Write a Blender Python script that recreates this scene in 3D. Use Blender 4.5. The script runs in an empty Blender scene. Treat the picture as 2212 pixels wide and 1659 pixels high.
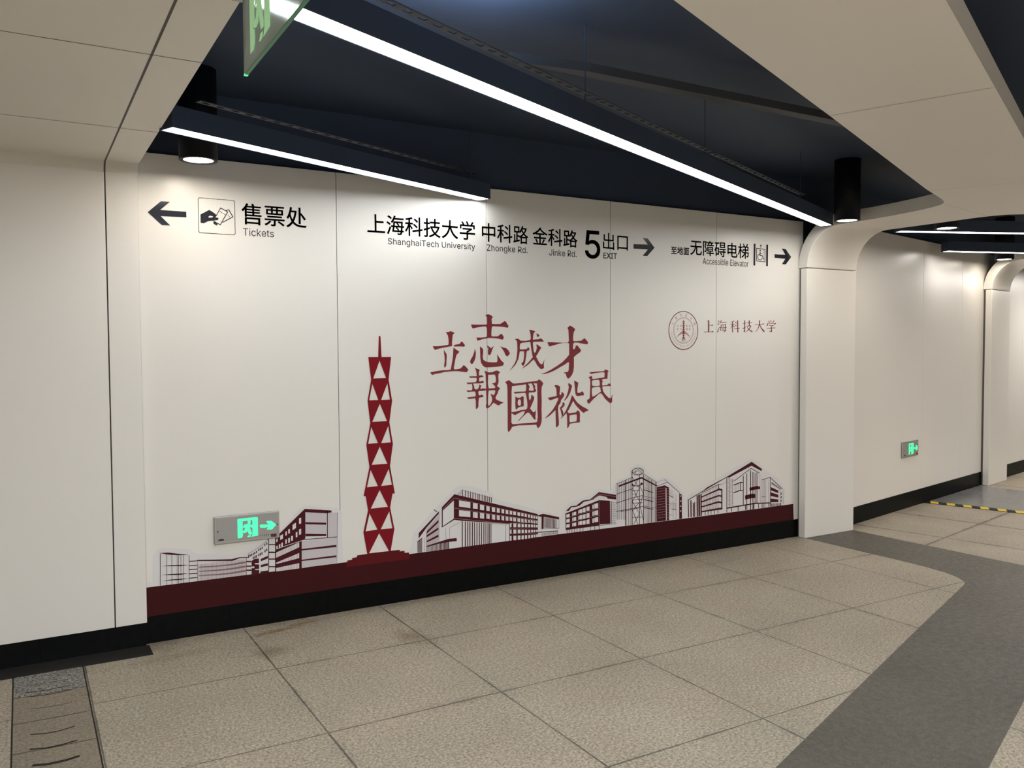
import bpy, bmesh, math, random
from mathutils import Vector, Matrix
from mathutils.geometry import tessellate_polygon

random.seed(5)
SC = bpy.context.scene
COL = SC.collection
R = math.radians

# ------------------------------------------------------------------ camera
def look_axes(yaw, pitch, roll):
    cy, sy, cp, sp = math.cos(yaw), math.sin(yaw), math.cos(pitch), math.sin(pitch)
    f = Vector((sy*cp, cy*cp, sp)); r = Vector((cy, -sy, 0)); u = r.cross(f)
    cr, sr = math.cos(roll), math.sin(roll)
    return cr*r + sr*u, -sr*r + cr*u, f
cam_data = bpy.data.cameras.new('camera')
cam = bpy.data.objects.new('camera', cam_data)
COL.objects.link(cam)
right, up, fwd = look_axes(R(30.2084), R(-2.2610), R(-0.2759))
M = Matrix((right, up, -fwd)).transposed().to_4x4()
M.translation = Vector((0, -4.8002, 1.545))
cam.matrix_world = M
cam_data.sensor_width = 36.0
cam_data.sensor_fit = 'HORIZONTAL'
cam_data.lens = 1822.76 / 2212 * 36.0
cam_data.clip_start = 0.02
SC.camera = cam

# ------------------------------------------------------------------ world, exposure
world = bpy.data.worlds.new('world')
SC.world = world
world.use_nodes = True
world.node_tree.nodes['Background'].inputs[0].default_value = (1.0, 0.93, 0.84, 1)
world.node_tree.nodes['Background'].inputs[1].default_value = 0.012
SC.view_settings.view_transform = 'Standard'
SC.view_settings.look = 'None'
SC.view_settings.gamma = 1.0
SC.view_settings.use_curve_mapping = False
SC.view_settings.exposure = 0.31
LAMP_COL = (1.0, 0.955, 0.90)
COOL_COL = (0.955, 0.985, 1.0)
SPOT_COL = (1.0, 0.90, 0.77)
LAMP_E = 18.0
SPOT_E = 60.0
WARM_E = 12.0

# unseen area lights without fittings, standing in for lamps of the neighbouring ceiling bays
def unseen_bay_lamp(x0, y0, x1, y1, power, col=LAMP_COL, z=2.5):
    d = bpy.data.lights.new('unseen_bay_lamp', 'AREA')
    d.shape = 'RECTANGLE'
    d.size = math.hypot(x1-x0, y1-y0)
    d.size_y = 0.09
    d.energy = power
    d.color = col
    o = bpy.data.objects.new('unseen_bay_lamp', d)
    COL.objects.link(o)
    o.location = ((x0+x1)/2, (y0+y1)/2, z)
    o.rotation_euler = (0, 0, math.atan2(y1-y0, x1-x0))
    return o
unseen_bay_lamp(-1.8, -6.25, 2.2, -4.55, 165, COOL_COL)
unseen_bay_lamp(-1.6, -7.9, 2.8, -6.05, 150, COOL_COL)
unseen_bay_lamp(7.3, -4.1, 10.9, -5.6, 225)
unseen_bay_lamp(10.4, 0.1, 13.2, 0.75, 50)

# ------------------------------------------------------------------ materials
def new_mat(name, col, rough=0.5, metal=0.0, spec=0.5):
    m = bpy.data.materials.new(name)
    m.use_nodes = True
    b = m.node_tree.nodes['Principled BSDF']
    b.inputs['Base Color'].default_value = (*col, 1)
    b.inputs['Roughness'].default_value = rough
    b.inputs['Metallic'].default_value = metal
    b.inputs['Specular IOR Level'].default_value = spec
    return m
def vary(m, amount=0.05, scale=3.0, rough_amt=0.0):
    """slight procedural variation of a plain material"""
    nt = m.node_tree; b = nt.nodes['Principled BSDF']
    c = b.inputs['Base Color'].default_value[:]
    tc = nt.nodes.new('ShaderNodeTexCoord'); n = nt.nodes.new('ShaderNodeTexNoise')
    n.inputs['Scale'].default_value = scale; n.inputs['Detail'].default_value = 4
    nt.links.new(tc.outputs['Object'], n.inputs['Vector'])
    mx = nt.nodes.new('ShaderNodeMix'); mx.data_type = 'RGBA'
    mx.inputs[6].default_value = (c[0]*(1-amount), c[1]*(1-amount), c[2]*(1-amount), 1)
    mx.inputs[7].default_value = (min(1, c[0]*(1+amount)), min(1, c[1]*(1+amount)), min(1, c[2]*(1+amount)), 1)
    nt.links.new(n.outputs['Fac'], mx.inputs[0]); nt.links.new(mx.outputs[2], b.inputs['Base Color'])
    if rough_amt:
        r0 = b.inputs['Roughness'].default_value
        mr = nt.nodes.new('ShaderNodeMapRange')
        mr.inputs[3].default_value = r0 - rough_amt; mr.inputs[4].default_value = r0 + rough_amt
        nt.links.new(n.outputs['Fac'], mr.inputs[0]); nt.links.new(mr.outputs[0], b.inputs['Roughness'])
    return m
def emit_mat(name, col, e):
    m = new_mat(name, col, 0.4)
    b = m.node_tree.nodes['Principled BSDF']
    b.inputs['Emission Color'].default_value = (*col, 1)
    b.inputs['Emission Strength'].default_value = e
    return m

PANEL = vary(new_mat('white_enamel_panel', (0.76, 0.73, 0.68), 0.30), 0.02, 1.2, 0.03)
CEILW = vary(new_mat('white_ceiling_panel', (0.74, 0.70, 0.635), 0.42), 0.02, 1.5)
SEAM = new_mat('dark_seam', (0.10, 0.09, 0.08), 0.8)
GAP = vary(new_mat('grey_recess', (0.13, 0.12, 0.105), 0.7), 0.1, 20)
BASE = vary(new_mat('black_granite', (0.004, 0.0045, 0.0045), 0.34, 0, 0.06), 0.5, 25, 0.08)
SLAB = vary(new_mat('dark_floor_slab', (0.022, 0.021, 0.020), 0.35), 0.3, 14, 0.08)
NIGHT = vary(new_mat('navy_black_paint', (0.042, 0.058, 0.092), 0.55, 0, 0.2), 0.25, 1.3, 0.08)
DARKMETAL = vary(new_mat('black_painted_metal', (0.006, 0.007, 0.010), 0.55, 0, 0.15), 0.15, 8)
RAILM = vary(new_mat('grey_painted_rail', (0.055, 0.063, 0.082), 0.5), 0.15, 9)
LAMP = emit_mat('lamp_diffuser_light', LAMP_COL, WARM_E)
LAMPC = emit_mat('cool_lamp_diffuser_light', COOL_COL, LAMP_E)
LAMPC2 = emit_mat('long_lamp_diffuser_light', COOL_COL, LAMP_E*0.84)
SPOT = emit_mat('spot_diffuser_light', SPOT_COL, SPOT_E)
INK = vary(new_mat('navy_vinyl', (0.010, 0.011, 0.018), 0.16), 0.1, 6)
REDV = vary(new_mat('red_vinyl', (0.20, 0.022, 0.030), 0.22), 0.06, 5)
REDT = vary(new_mat('tower_red_vinyl', (0.20, 0.012, 0.018), 0.4, 0, 0.05), 0.06, 4)
MAROON = vary(new_mat('maroon_print', (0.050, 0.0095, 0.0105), 0.4, 0, 0.06), 0.06, 5)
MAROONB = vary(new_mat('building_print', (0.070, 0.012, 0.016), 0.4, 0, 0.08), 0.06, 9)
TONE = vary(new_mat('half_tone_print', (0.33, 0.20, 0.21), 0.35), 0.05, 9)
FILM = vary(new_mat('print_film', (0.70, 0.68, 0.68), 0.28), 0.015, 3)
SHADE = vary(new_mat('grey_print', (0.56, 0.52, 0.54), 0.3), 0.02, 6)
ROSE = vary(new_mat('pale_red_print', (0.42, 0.19, 0.20), 0.3), 0.04, 9)
ALU = vary(new_mat('brushed_aluminium', (0.42, 0.41, 0.39), 0.38, 0.6), 0.06, 30)
PLATE = vary(new_mat('grey_sign_face', (0.34, 0.33, 0.31), 0.4, 0.2), 0.03, 20)
GREEN = emit_mat('green_backlit', (0.06, 0.95, 0.36), 0.85)
SCREW = new_mat('black_screw', (0.01, 0.01, 0.01), 0.4)
SMOKED = vary(new_mat('dark_red_window', (0.10, 0.02, 0.02), 0.2), 0.2, 60)
YELLOW = vary(new_mat('yellow_tape', (0.72, 0.50, 0.035), 0.5, 0, 0.15), 0.08, 12)
BLACKT = vary(new_mat('black_tape', (0.012, 0.012, 0.012), 0.5, 0, 0.08), 0.2, 12)
STEELP = vary(new_mat('smooth_grey_plate', (0.20, 0.20, 0.195), 0.22), 0.1, 3, 0.06)
PALEGREEN = emit_mat('pale_green_lettering', (0.45, 0.80, 0.42), 0.28)
EDGE = emit_mat('green_lit_edge', (0.035, 0.20, 0.095), 0.05)

def glass_mat():
    m = new_mat('green_tinted_glass', (0.70, 0.80, 0.76), 0.12)
    b = m.node_tree.nodes['Principled BSDF']
    b.inputs['Transmission Weight'].default_value = 0.55
    b.inputs['IOR'].default_value = 1.12
    return m
GLASS = glass_mat()

def granite(name, x0, y0, s, base=(0.338, 0.290, 0.222), strip=False, joints=True, contrast=1.0, stains=(), jw=1.0, blotch=1.0):
    m = bpy.data.materials.new(name); m.use_nodes = True
    nt = m.node_tree; N = nt.nodes; L = nt.links; b = N['Principled BSDF']
    tc = N.new('ShaderNodeTexCoord')
    def noise(scale, detail=3, rough=0.6):
        n = N.new('ShaderNodeTexNoise'); n.inputs['Scale'].default_value = scale
        n.inputs['Detail'].default_value = detail; n.inputs['Roughness'].default_value = rough
        L.new(tc.outputs['Object'], n.inputs['Vector']); return n.outputs['Fac']
    def math_(op, a, bb=None, c=None):
        n = N.new('ShaderNodeMath'); n.operation = op
        for i, v in enumerate((a, bb, c)):
            if v is None: continue
            if isinstance(v, (int, float)): n.inputs[i].default_value = v
            else: L.new(v, n.inputs[i])
        return n.outputs[0]
    def ramp(src, a, bb, lo, hi):
        n = N.new('ShaderNodeMapRange'); n.clamp = True
        for i, v in enumerate((a, bb, lo, hi)): n.inputs[1+i].default_value = v
        L.new(src, n.inputs[0]); return n.outputs[0]
    k = contrast
    speck = ramp(noise(88, 3, 0.72), 0.32, 0.68, 1-0.58*k, 1+0.58*k)
    mid = ramp(noise(42, 3, 0.7), 0.3, 0.7, 1-0.10*k, 1+0.10*k)
    blot = ramp(noise(1.7, 4, 0.55), 0.3, 0.75, 1-0.14*blotch, 1+0.08*blotch)
    val = math_('MULTIPLY', math_('MULTIPLY', speck, mid), blot)
    if joints:
        sep = N.new('ShaderNodeSeparateXYZ'); L.new(tc.outputs['Object'], sep.inputs[0])
        dirt = noise(2.3, 5, 0.7)
        def joint(out, o):
            q = math_('DIVIDE', math_('SUBTRACT', out, o), s)
            fr = math_('ABSOLUTE', math_('SUBTRACT', math_('FRACT', math_('ADD', q, 0.5)), 0.5))
            return math_('MULTIPLY', fr, s)
        d = math_('MINIMUM', joint(sep.outputs[0], x0), joint(sep.outputs[1], y0))
        w = ramp(dirt, 0.35, 0.65, 0.0016*jw, 0.0046*jw)
        core = ramp(math_('SUBTRACT', d, w), 0.0, 0.0016, 0.30, 1.0)
        halo = ramp(d, 0.0, 0.05, 0.0, 1.0)
        hs = ramp(dirt, 0.5, 0.72, 0.05*(jw-1), 0.30+0.12*(jw-1))
        hal = math_('SUBTRACT', 1.0, math_('MULTIPLY', math_('SUBTRACT', 1.0, halo), hs))
        val = math_('MULTIPLY', math_('MULTIPLY', val, core), hal)
    hue = N.new('ShaderNodeMix'); hue.data_type = 'RGBA'
    hue.inputs[6].default_value = (base[0]*1.04, base[1]*0.97, base[2]*0.93, 1)
    hue.inputs[7].default_value = (base[0]*0.97, base[1]*1.02, base[2]*1.04, 1)
    L.new(noise(2.9, 3), hue.inputs[0])
    mul = N.new('ShaderNodeVectorMath'); mul.operation = 'SCALE'
    L.new(hue.outputs[2], mul.inputs[0]); L.new(val, mul.inputs['Scale'])
    col_out = mul.outputs[0]
    for (sx, sy, rx, ry, rot, tint, amt) in stains:
        mp = N.new('ShaderNodeMapping'); mp.vector_type = 'TEXTURE'
        mp.inputs['Location'].default_value = (sx, sy, 0); mp.inputs['Rotation'].default_value = (0, 0, rot); mp.inputs['Scale'].default_value = (rx, ry, 1)
        L.new(tc.outputs['Object'], mp.inputs['Vector'])
        ln_ = N.new('ShaderNodeVectorMath'); ln_.operation = 'LENGTH'; L.new(mp.outputs[0], ln_.inputs[0])
        f_ = math_('MULTIPLY', ramp(math_('ADD', ln_.outputs['Value'], math_('MULTIPLY', math_('SUBTRACT', noise(14, 4), 0.5), 1.6)), 0.2, 1.1, amt, 0.0), 1.0)
        mx = N.new('ShaderNodeMix'); mx.data_type = 'RGBA'; mx.blend_type = 'MULTIPLY'
        L.new(f_, mx.inputs[0]); L.new(col_out, mx.inputs[6]); mx.inputs[7].default_value = (*tint, 1); col_out = mx.outputs[2]
    L.new(col_out, b.inputs['Base Color'])
    L.new(ramp(noise(30, 3), 0.3, 0.7, 0.40, 0.58), b.inputs['Roughness'])
    b.inputs['Specular IOR Level'].default_value = 0.4
    return m
DIRT, RUSTC = (0.42, 0.38, 0.33), (0.62, 0.45, 0.24)
GRAN1 = granite('beige_granite_tiles', 1.043, -0.712, 0.8045, stains=(
    (1.20, -0.150, 0.17, 0.035, 0.20, RUSTC, 0.95), (1.36, -0.095, 0.10, 0.025, 0.10, RUSTC, 0.9), (1.09, -0.46, 0.11, 0.10, 0.0, DIRT, 0.55),
    (1.80, -0.62, 0.10, 0.16, 0.3, DIRT, 0.55), (0.60, -0.02, 0.10, 0.16, 0, DIRT, 0.5), (2.9, -0.02, 2.6, 0.10, 0, DIRT, 0.55), (4.35, -0.30, 0.30, 0.05, 0.1, DIRT, 0.2), (0.62, -0.28, 0.30, 0.06, 0.1, DIRT, 0.3)))
GRAN2 = granite('beige_granite_tiles_turned', 0.339, -0.760, 0.8045, contrast=0.6, jw=2.4, blotch=1.4)
GRANB = granite('dark_granite_band', 0, 0, 0.8, base=(0.082, 0.073, 0.056), joints=False, contrast=0.6, blotch=1.8)
GRANS = granite('stained_granite_strip', 0, 0, 0.8, base=(0.215, 0.178, 0.130), joints=False, contrast=0.7)
GRANR = granite('rough_grey_granite', 0, 0, 0.8, base=(0.19, 0.185, 0.165), joints=False, contrast=1.9)

# ------------------------------------------------------------------ mesh helpers
def link(name, me, mats, parent=None):
    o = bpy.data.objects.new(name, me); COL.objects.link(o)
    for m in (mats if isinstance(mats, (list, tuple)) else [mats]): me.materials.append(m)
    if parent: o.parent = parent
    return o
def finish(name, bm, mats, parent=None, smooth=False):
    me = bpy.data.meshes.new(name); bm.normal_update(); bm.to_mesh(me); bm.free()
    if smooth:
        for p in me.polygons: p.use_smooth = True
    return link(name, me, mats, parent)
def tag(o, label, cat, group=None):
    o['label'] = label; o['category'] = cat
    if group: o['group'] = group
    return o
def structure(o):
    o['kind'] = 'structure'; return o
def empty(name, loc, rz=0.0):
    o = bpy.data.objects.new(name, None); COL.objects.link(o)
    o.empty_display_size = 0.1; o.location = loc; o.rotation_euler = (0, 0, rz); return o
def add_box(bm, x0, x1, y0, y1, z0, z1, bevel=0.0, mi=0):
    vs = [bm.verts.new((x, y, z)) for z in (z0, z1) for y in (y0, y1) for x in (x0, x1)]
    fs = [bm.faces.new([vs[i] for i in q]) for q in ((0,2,3,1),(4,5,7,6),(0,1,5,4),(2,6,7,3),(0,4,6,2),(1,3,7,5))]
    for f in fs: f.material_index = mi
    if bevel:
        es = list({e for f in fs for e in f.edges})
        bmesh.ops.bevel(bm, geom=es, offset=bevel, segments=2, profile=0.5, affect='EDGES')
def add_prism(bm, pts, z0, z1, mi=0, bevel=0.0):
    n = len(pts)
    lo = [bm.verts.new((x, y, z0)) for x, y in pts]; hi = [bm.verts.new((x, y, z1)) for x, y in pts]
    tri = tessellate_polygon([[Vector((x, y, 0)) for x, y in pts]])
    area = sum(pts[i][0]*pts[(i+1) % n][1]-pts[(i+1) % n][0]*pts[i][1] for i in range(n))
    for t in tri:
        a, b_, c = t
        cr = (pts[b_][0]-pts[a][0])*(pts[c][1]-pts[a][1])-(pts[b_][1]-pts[a][1])*(pts[c][0]-pts[a][0])
        if abs(cr) < 1e-12: continue
        if cr < 0: a, c = c, a
        f = bm.faces.new((hi[a], hi[b_], hi[c])); f.material_index = mi
        f = bm.faces.new((lo[c], lo[b_], lo[a])); f.material_index = mi
    for i in range(n):
        j = (i+1) % n
        q = (lo[i], lo[j], hi[j], hi[i]) if area > 0 else (lo[j], lo[i], hi[i], hi[j])
        f = bm.faces.new(q); f.material_index = mi
def add_cyl(bm, cx, cy, z0, z1, r0, r1=None, seg=40, caps=True):
    r1 = r0 if r1 is None else r1
    a = [bm.verts.new((cx+r0*math.cos(2*math.pi*i/seg), cy+r0*math.sin(2*math.pi*i/seg), z0)) for i in range(seg)]
    b_ = [bm.verts.new((cx+r1*math.cos(2*math.pi*i/seg), cy+r1*math.sin(2*math.pi*i/seg), z1)) for i in range(seg)]
    for i in range(seg):
        j = (i+1) % seg; bm.faces.new((a[i], a[j], b_[j], b_[i]))
    if caps:
        bm.faces.new(a[::-1]); bm.faces.new(b_)
def box_obj(name, mats, *dims, parent=None, bevel=0.0):
    bm = bmesh.new(); add_box(bm, *dims, bevel=bevel); return finish(name, bm, mats, parent)

# outlines of the printed wall graphics
SHAPES = {
 'li': '4628,3325 4670,3330 4696,3341 4726,3330 4752,3317 4726,3292 4721,3248 4715,3193 4717,3163 4711,3151 4650,3142 4594,3132 4538,3122 4501,3111 4476,3104 4462,3124 4446,3151 4511,3151 4571,3155 4627,3163 4662,3168 4667,3193 4665,3244 4658,3286 4642,3307;4734,3159 4763,3171 4820,3178 4834,3197 4851,3208 4865,3204 4882,3182 4901,3161 4886,3144 4819,3148 4772,3147 4748,3146;4597,3107 4619,3077 4637,3054 4640,3016 4635,2957 4633,2911 4620,2888 4603,2882 4603,2911 4611,2966 4609,3016 4602,3067;4736,3134 4772,3108 4819,3081 4800,3059 4781,3047 4766,3007 4751,2943 4737,2875 4744,2858 4770,2858 4827,2866 4855,2887 4877,2912 4908,2890 4937,2860 4944,2845 4919,2817 4855,2825 4798,2834 4722,2835 4666,2831 4610,2827 4544,2813 4475,2804 4436,2791 4406,2824 4489,2839 4573,2848 4647,2849 4692,2855 4702,2893 4719,2977 4728,3037 4731,3092',
 'zhi': '5194,3548 5226,3562 5255,3560 5287,3545 5307,3527 5287,3503 5292,3438 5340,3436 5416,3439 5449,3458 5482,3478 5503,3468 5520,3440 5540,3417 5530,3390 5470,3401 5394,3406 5340,3407 5302,3409 5289,3391 5283,3325 5283,3283 5296,3276 5377,3277 5404,3297 5429,3312 5450,3297 5467,3269 5461,3241 5442,3235 5393,3248 5317,3254 5253,3257 5200,3249 5146,3242 5115,3226 5078,3220 5062,3261 5136,3261 5200,3268 5218,3275 5221,3324 5219,3381 5201,3404 5158,3403 5068,3389 5013,3376 4998,3392 4986,3427 5084,3426 5164,3427 5206,3429 5221,3437 5222,3493 5220,3523;5040,3119 5054,3072 5052,3021 5036,2970 5012,2931 4997,2921 4978,2929 4969,2952 4976,2975 5008,3021 5029,3072;5114,3149 5138,3130 5161,3111 5161,3062 5153,3020 5161,2978 5187,2957 5230,2945 5305,2939 5359,2941 5370,2957 5370,3000 5366,3049 5392,3009 5429,2961 5467,2932 5456,2897 5391,2884 5293,2878 5229,2876 5186,2877 5155,2899 5128,2936 5118,2992 5116,3063;5220,3160 5252,3142 5276,3123 5301,3142 5320,3153 5295,3109 5279,3062 5262,3034 5241,3034 5230,3053 5231,3099 5239,3128 5223,3132;5414,3151 5458,3132 5501,3125 5534,3098 5560,3055 5539,3029 5514,3014 5490,3034 5474,3075 5441,3118',
 'cheng': '5855,3363 5886,3366 5920,3357 5953,3347 5927,3321 5919,3288 5914,3235 5953,3239 6001,3243 6035,3253 6057,3247 6089,3209 6001,3209 5919,3206 5913,3182 5919,3129 5928,3075 5942,3059 5959,3075 5974,3116 5977,3149 5960,3167 5982,3172 6015,3151 6047,3130 6020,3095 5991,3050 5962,3012 5990,2964 6019,2923 6046,2902 6068,2914 6085,2951 6098,2980 6088,2934 6085,2901 6088,2854 6048,2839 6024,2850 5980,2894 5952,2940 5925,2973 5894,2949 5846,2908 5793,2876 5753,2854 5748,2859 5803,2901 5860,2949 5911,3002 5899,3059 5885,3125 5876,3198 5866,3206 5809,3200 5742,3194 5719,3182 5711,3157 5710,3113 5723,3105 5780,3107 5818,3113 5840,3139 5852,3125 5863,3106 5856,3096 5823,3086 5815,3068 5808,3015 5798,2962 5789,2925 5774,2897 5757,2886 5741,2901 5732,2924 5760,2940 5770,2974 5777,3035 5775,3080 5742,3082 5709,3078 5701,3036 5689,2983 5670,2947 5642,2903 5599,2863 5545,2822 5590,2871 5628,2919 5656,2975 5666,3036 5673,3101 5671,3166 5669,3210 5634,3246 5686,3249 5724,3222 5799,3220 5866,3229 5881,3243 5881,3288 5872,3333;5968,3322 5997,3309 6021,3295 5999,3272 5982,3274 5975,3297',
 'cai': '6468,3400 6513,3431 6555,3411 6594,3386 6591,3364 6573,3339 6563,3284 6562,3234 6572,3217 6627,3219 6700,3225 6724,3242 6751,3259 6779,3240 6807,3210 6813,3185 6797,3172 6718,3182 6645,3197 6578,3198 6563,3175 6560,3115 6575,3102 6596,3120 6608,3157 6636,3157 6663,3127 6696,3092 6678,3064 6626,3035 6575,2998 6575,2935 6575,2861 6565,2801 6541,2751 6493,2705 6469,2707 6454,2733 6439,2773 6401,2787 6439,2793 6475,2797 6488,2822 6493,2887 6494,2924 6479,2931 6434,2902 6351,2864 6256,2818 6168,2788 6093,2774 6029,2777 6105,2791 6209,2836 6303,2884 6386,2932 6446,2981 6497,3031 6497,3105 6497,3180 6482,3193 6399,3192 6328,3180 6251,3162 6178,3144 6161,3165 6143,3202 6222,3202 6328,3198 6399,3195 6476,3199 6493,3219 6490,3284 6486,3368',
 'bao': '5034,2873 5070,2861 5109,2847 5097,2815 5099,2774 5112,2772 5133,2779 5165,2757 5137,2750 5107,2747 5098,2732 5098,2702 5113,2694 5141,2703 5158,2703 5171,2685 5158,2676 5120,2671 5064,2672 5009,2670 5009,2667 5024,2644 5032,2602 5055,2594 5081,2601 5096,2627 5102,2660 5132,2639 5119,2618 5117,2598 5136,2603 5158,2606 5179,2602 5201,2599 5201,2580 5158,2574 5093,2572 5085,2555 5093,2517 5119,2520 5136,2526 5165,2507 5153,2493 5105,2488 5093,2479 5087,2427 5085,2370 5072,2351 5055,2342 5048,2349 5049,2401 5048,2454 5037,2481 4982,2477 4944,2475 4920,2496 4974,2500 5033,2504 5046,2511 5046,2553 5034,2568 4983,2568 4932,2564 4910,2586 4958,2585 4991,2586 5000,2603 5000,2637 4994,2667 4929,2665 4916,2686 4992,2686 5051,2688 5060,2707 5065,2726 5056,2745 4967,2746 4953,2764 5048,2765 5065,2763 5061,2801 5055,2839;5172,2829 5202,2827 5232,2811 5297,2812 5328,2827 5359,2834 5389,2824 5411,2808 5387,2791 5382,2753 5386,2711 5384,2673 5364,2631 5379,2619 5409,2599 5385,2573 5370,2535 5348,2498 5337,2475 5352,2454 5404,2431 5461,2412 5422,2396 5384,2375 5356,2388 5312,2415 5295,2404 5273,2378 5225,2345 5203,2348 5195,2366 5199,2396 5206,2422 5202,2438 5203,2491 5200,2548 5201,2597 5201,2662 5197,2715 5195,2768 5191,2802|5232,2779 5328,2781 5341,2758 5347,2712 5342,2681 5318,2671 5277,2665 5305,2656 5327,2632 5340,2620 5327,2605 5283,2603 5240,2602 5232,2631 5227,2680 5231,2737|5239,2575 5329,2579 5337,2559 5326,2529 5306,2509 5287,2528 5265,2527 5282,2492 5290,2458 5282,2427 5264,2397 5238,2374 5229,2380 5226,2433 5229,2490 5233,2547',
 'guo': '5484,2680 5517,2695 5545,2704 5567,2687 5605,2658 5649,2657 5739,2664 5852,2674 5983,2685 6006,2705 6052,2679 6077,2646 6051,2601 6046,2542 6048,2469 6050,2395 6047,2298 6050,2175 6044,2121 6023,2073 5991,2047 5977,2061 5963,2096 5906,2096 5792,2098 5680,2100 5624,2093 5585,2083 5568,2053 5535,2017 5521,2036 5520,2127 5521,2294 5520,2438 5519,2581 5514,2643|5588,2622 5672,2630 5761,2638 5840,2650 5920,2653 5977,2651 5981,2559 5984,2422 5981,2300 5986,2202 5975,2134 5940,2126 5838,2124 5736,2124 5624,2120 5594,2121 5577,2139 5578,2292 5581,2436 5581,2555;5803,2651 5837,2650 5860,2610 5848,2567 5857,2557 5919,2555 5925,2570 5911,2619 5891,2656 5917,2655 5948,2618 5945,2584 5967,2552 5945,2535 5908,2532 5851,2531 5845,2504 5851,2451 5859,2426 5873,2440 5885,2474 5882,2493 5899,2498 5930,2473 5930,2443 5907,2395 5867,2319 5895,2284 5918,2266 5938,2270 5952,2299 5955,2252 5949,2204 5953,2170 5940,2162 5918,2181 5884,2226 5850,2259 5833,2265 5810,2256 5759,2217 5686,2155 5677,2158 5725,2204 5765,2241 5785,2284 5759,2287 5714,2272 5631,2238 5575,2268 5575,2280 5636,2285 5737,2303 5799,2305 5819,2321 5825,2355 5822,2408 5811,2467 5800,2520 5783,2530 5716,2527 5632,2524 5613,2540 5627,2547 5716,2548 5789,2547 5803,2559 5807,2607;5640,2486 5668,2469 5704,2464 5749,2488 5769,2473 5766,2429 5768,2350 5715,2347 5681,2336 5656,2310 5642,2323 5638,2362 5638,2434|5682,2437 5701,2447 5721,2438 5726,2402 5722,2368 5701,2360 5680,2370 5673,2404',
 'yu': '6249,2610 6276,2622 6309,2618 6347,2599 6344,2551 6336,2501 6344,2482 6363,2486 6374,2527 6396,2513 6418,2487 6396,2449 6363,2413 6352,2377 6316,2333 6313,2278 6318,2209 6325,2140 6326,2081 6312,2058 6291,2043 6277,2053 6277,2120 6272,2211 6272,2275 6261,2275 6221,2241 6172,2206 6107,2173 6105,2180 6167,2234 6226,2286 6275,2352 6308,2411 6319,2447 6292,2443 6232,2427 6184,2415 6165,2429 6146,2452 6189,2458 6259,2467 6289,2473 6289,2521 6284,2575 6265,2599;6484,2646 6512,2629 6545,2605 6534,2569 6512,2509 6478,2455 6423,2402 6412,2407 6451,2465 6478,2533 6490,2588 6481,2621;6576,2674 6612,2661 6648,2644 6643,2612 6633,2566 6631,2511 6657,2501 6682,2509 6713,2525 6741,2496 6738,2466 6696,2465 6640,2459 6617,2465 6601,2488 6594,2544 6587,2613;6384,2380 6406,2380 6423,2361 6417,2333 6401,2320 6371,2296 6387,2270 6399,2242 6398,2217 6400,2192 6378,2193 6368,2221 6357,2267 6342,2309 6373,2335 6387,2357;6539,2476 6564,2455 6595,2410 6634,2367 6707,2318 6786,2280 6826,2258 6780,2243 6736,2221 6695,2249 6639,2302 6595,2345 6564,2393 6550,2377 6522,2330 6494,2285 6467,2253 6439,2222 6400,2192 6359,2159 6356,2166 6395,2206 6439,2264 6478,2331 6511,2394 6531,2449;6461,2254 6491,2227 6539,2232 6606,2236 6634,2264 6667,2245 6676,2203 6673,2148 6673,2094 6616,2092 6538,2086 6508,2083 6499,2063 6474,2024 6462,2030 6462,2111 6458,2203 6450,2226 6453,2245|6502,2197 6539,2204 6617,2208 6622,2164 6616,2111 6538,2105 6505,2103 6498,2146',
 'min': '6835,2784 6904,2789 6990,2794 7064,2795 7088,2798 7098,2814 7112,2819 7142,2812 7168,2795 7151,2778 7149,2737 7146,2689 7098,2689 7059,2682 7046,2672 7068,2658 7055,2640 7053,2605 7063,2594 7138,2599 7160,2616 7180,2623 7199,2607 7213,2584 7164,2586 7098,2584 7059,2582 7057,2562 7072,2513 7107,2469 7146,2436 7173,2414 7195,2413 7213,2421 7228,2455 7239,2463 7228,2415 7230,2387 7226,2355 7197,2338 7164,2361 7103,2409 7068,2453 7042,2482 7024,2487 6998,2479 6946,2439 6894,2402 6834,2349 6813,2350 6802,2363 6795,2401 6830,2413 6841,2432 6847,2526 6851,2631 6848,2690 6818,2717 6869,2734 6882,2721 6884,2690 6925,2692 7007,2701 7081,2707 7094,2717 7098,2767 7090,2779 7033,2780 6947,2773 6869,2762 6848,2767|6882,2669 6925,2675 6990,2677 7007,2666 7013,2634 7013,2602 6998,2592 6938,2590 6890,2595 6880,2609 6878,2644|6882,2567 6925,2575 6990,2580 7018,2574 7026,2542 7033,2510 6989,2487 6938,2460 6886,2442 6879,2472 6875,2525',
 'name_shang': '9025,3530 9039,3514 9038,3363 9066,3363 9067,3520 9051,3542;9051,3458 9134,3459 9134,3466 9051,3465;9102,3458 9121,3476 9145,3465 9142,3459;8956,3355 9148,3358 9148,3367 8956,3363;9107,3358 9128,3378 9158,3362',
 'name_hai': '9237,3537 9264,3509 9278,3518 9243,3541;9226,3495 9258,3469 9270,3480 9231,3499;9246,3352 9260,3403 9277,3434 9271,3436 9248,3406 9226,3356;9304,3542 9288,3508 9272,3484 9276,3482 9298,3504 9321,3537;9296,3501 9420,3508 9420,3516 9296,3509;9304,3475 9296,3430 9288,3386 9300,3385 9310,3428 9319,3473;9309,3472 9407,3475 9407,3483 9309,3478;9391,3481 9386,3425 9380,3373 9352,3361 9354,3357 9394,3365 9403,3424 9408,3481;9274,3424 9423,3426 9423,3434 9274,3431;9294,3382 9421,3384 9421,3393 9294,3389;9332,3466 9351,3442 9364,3449 9339,3470;9329,3416 9349,3394 9362,3401 9337,3421',
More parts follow.
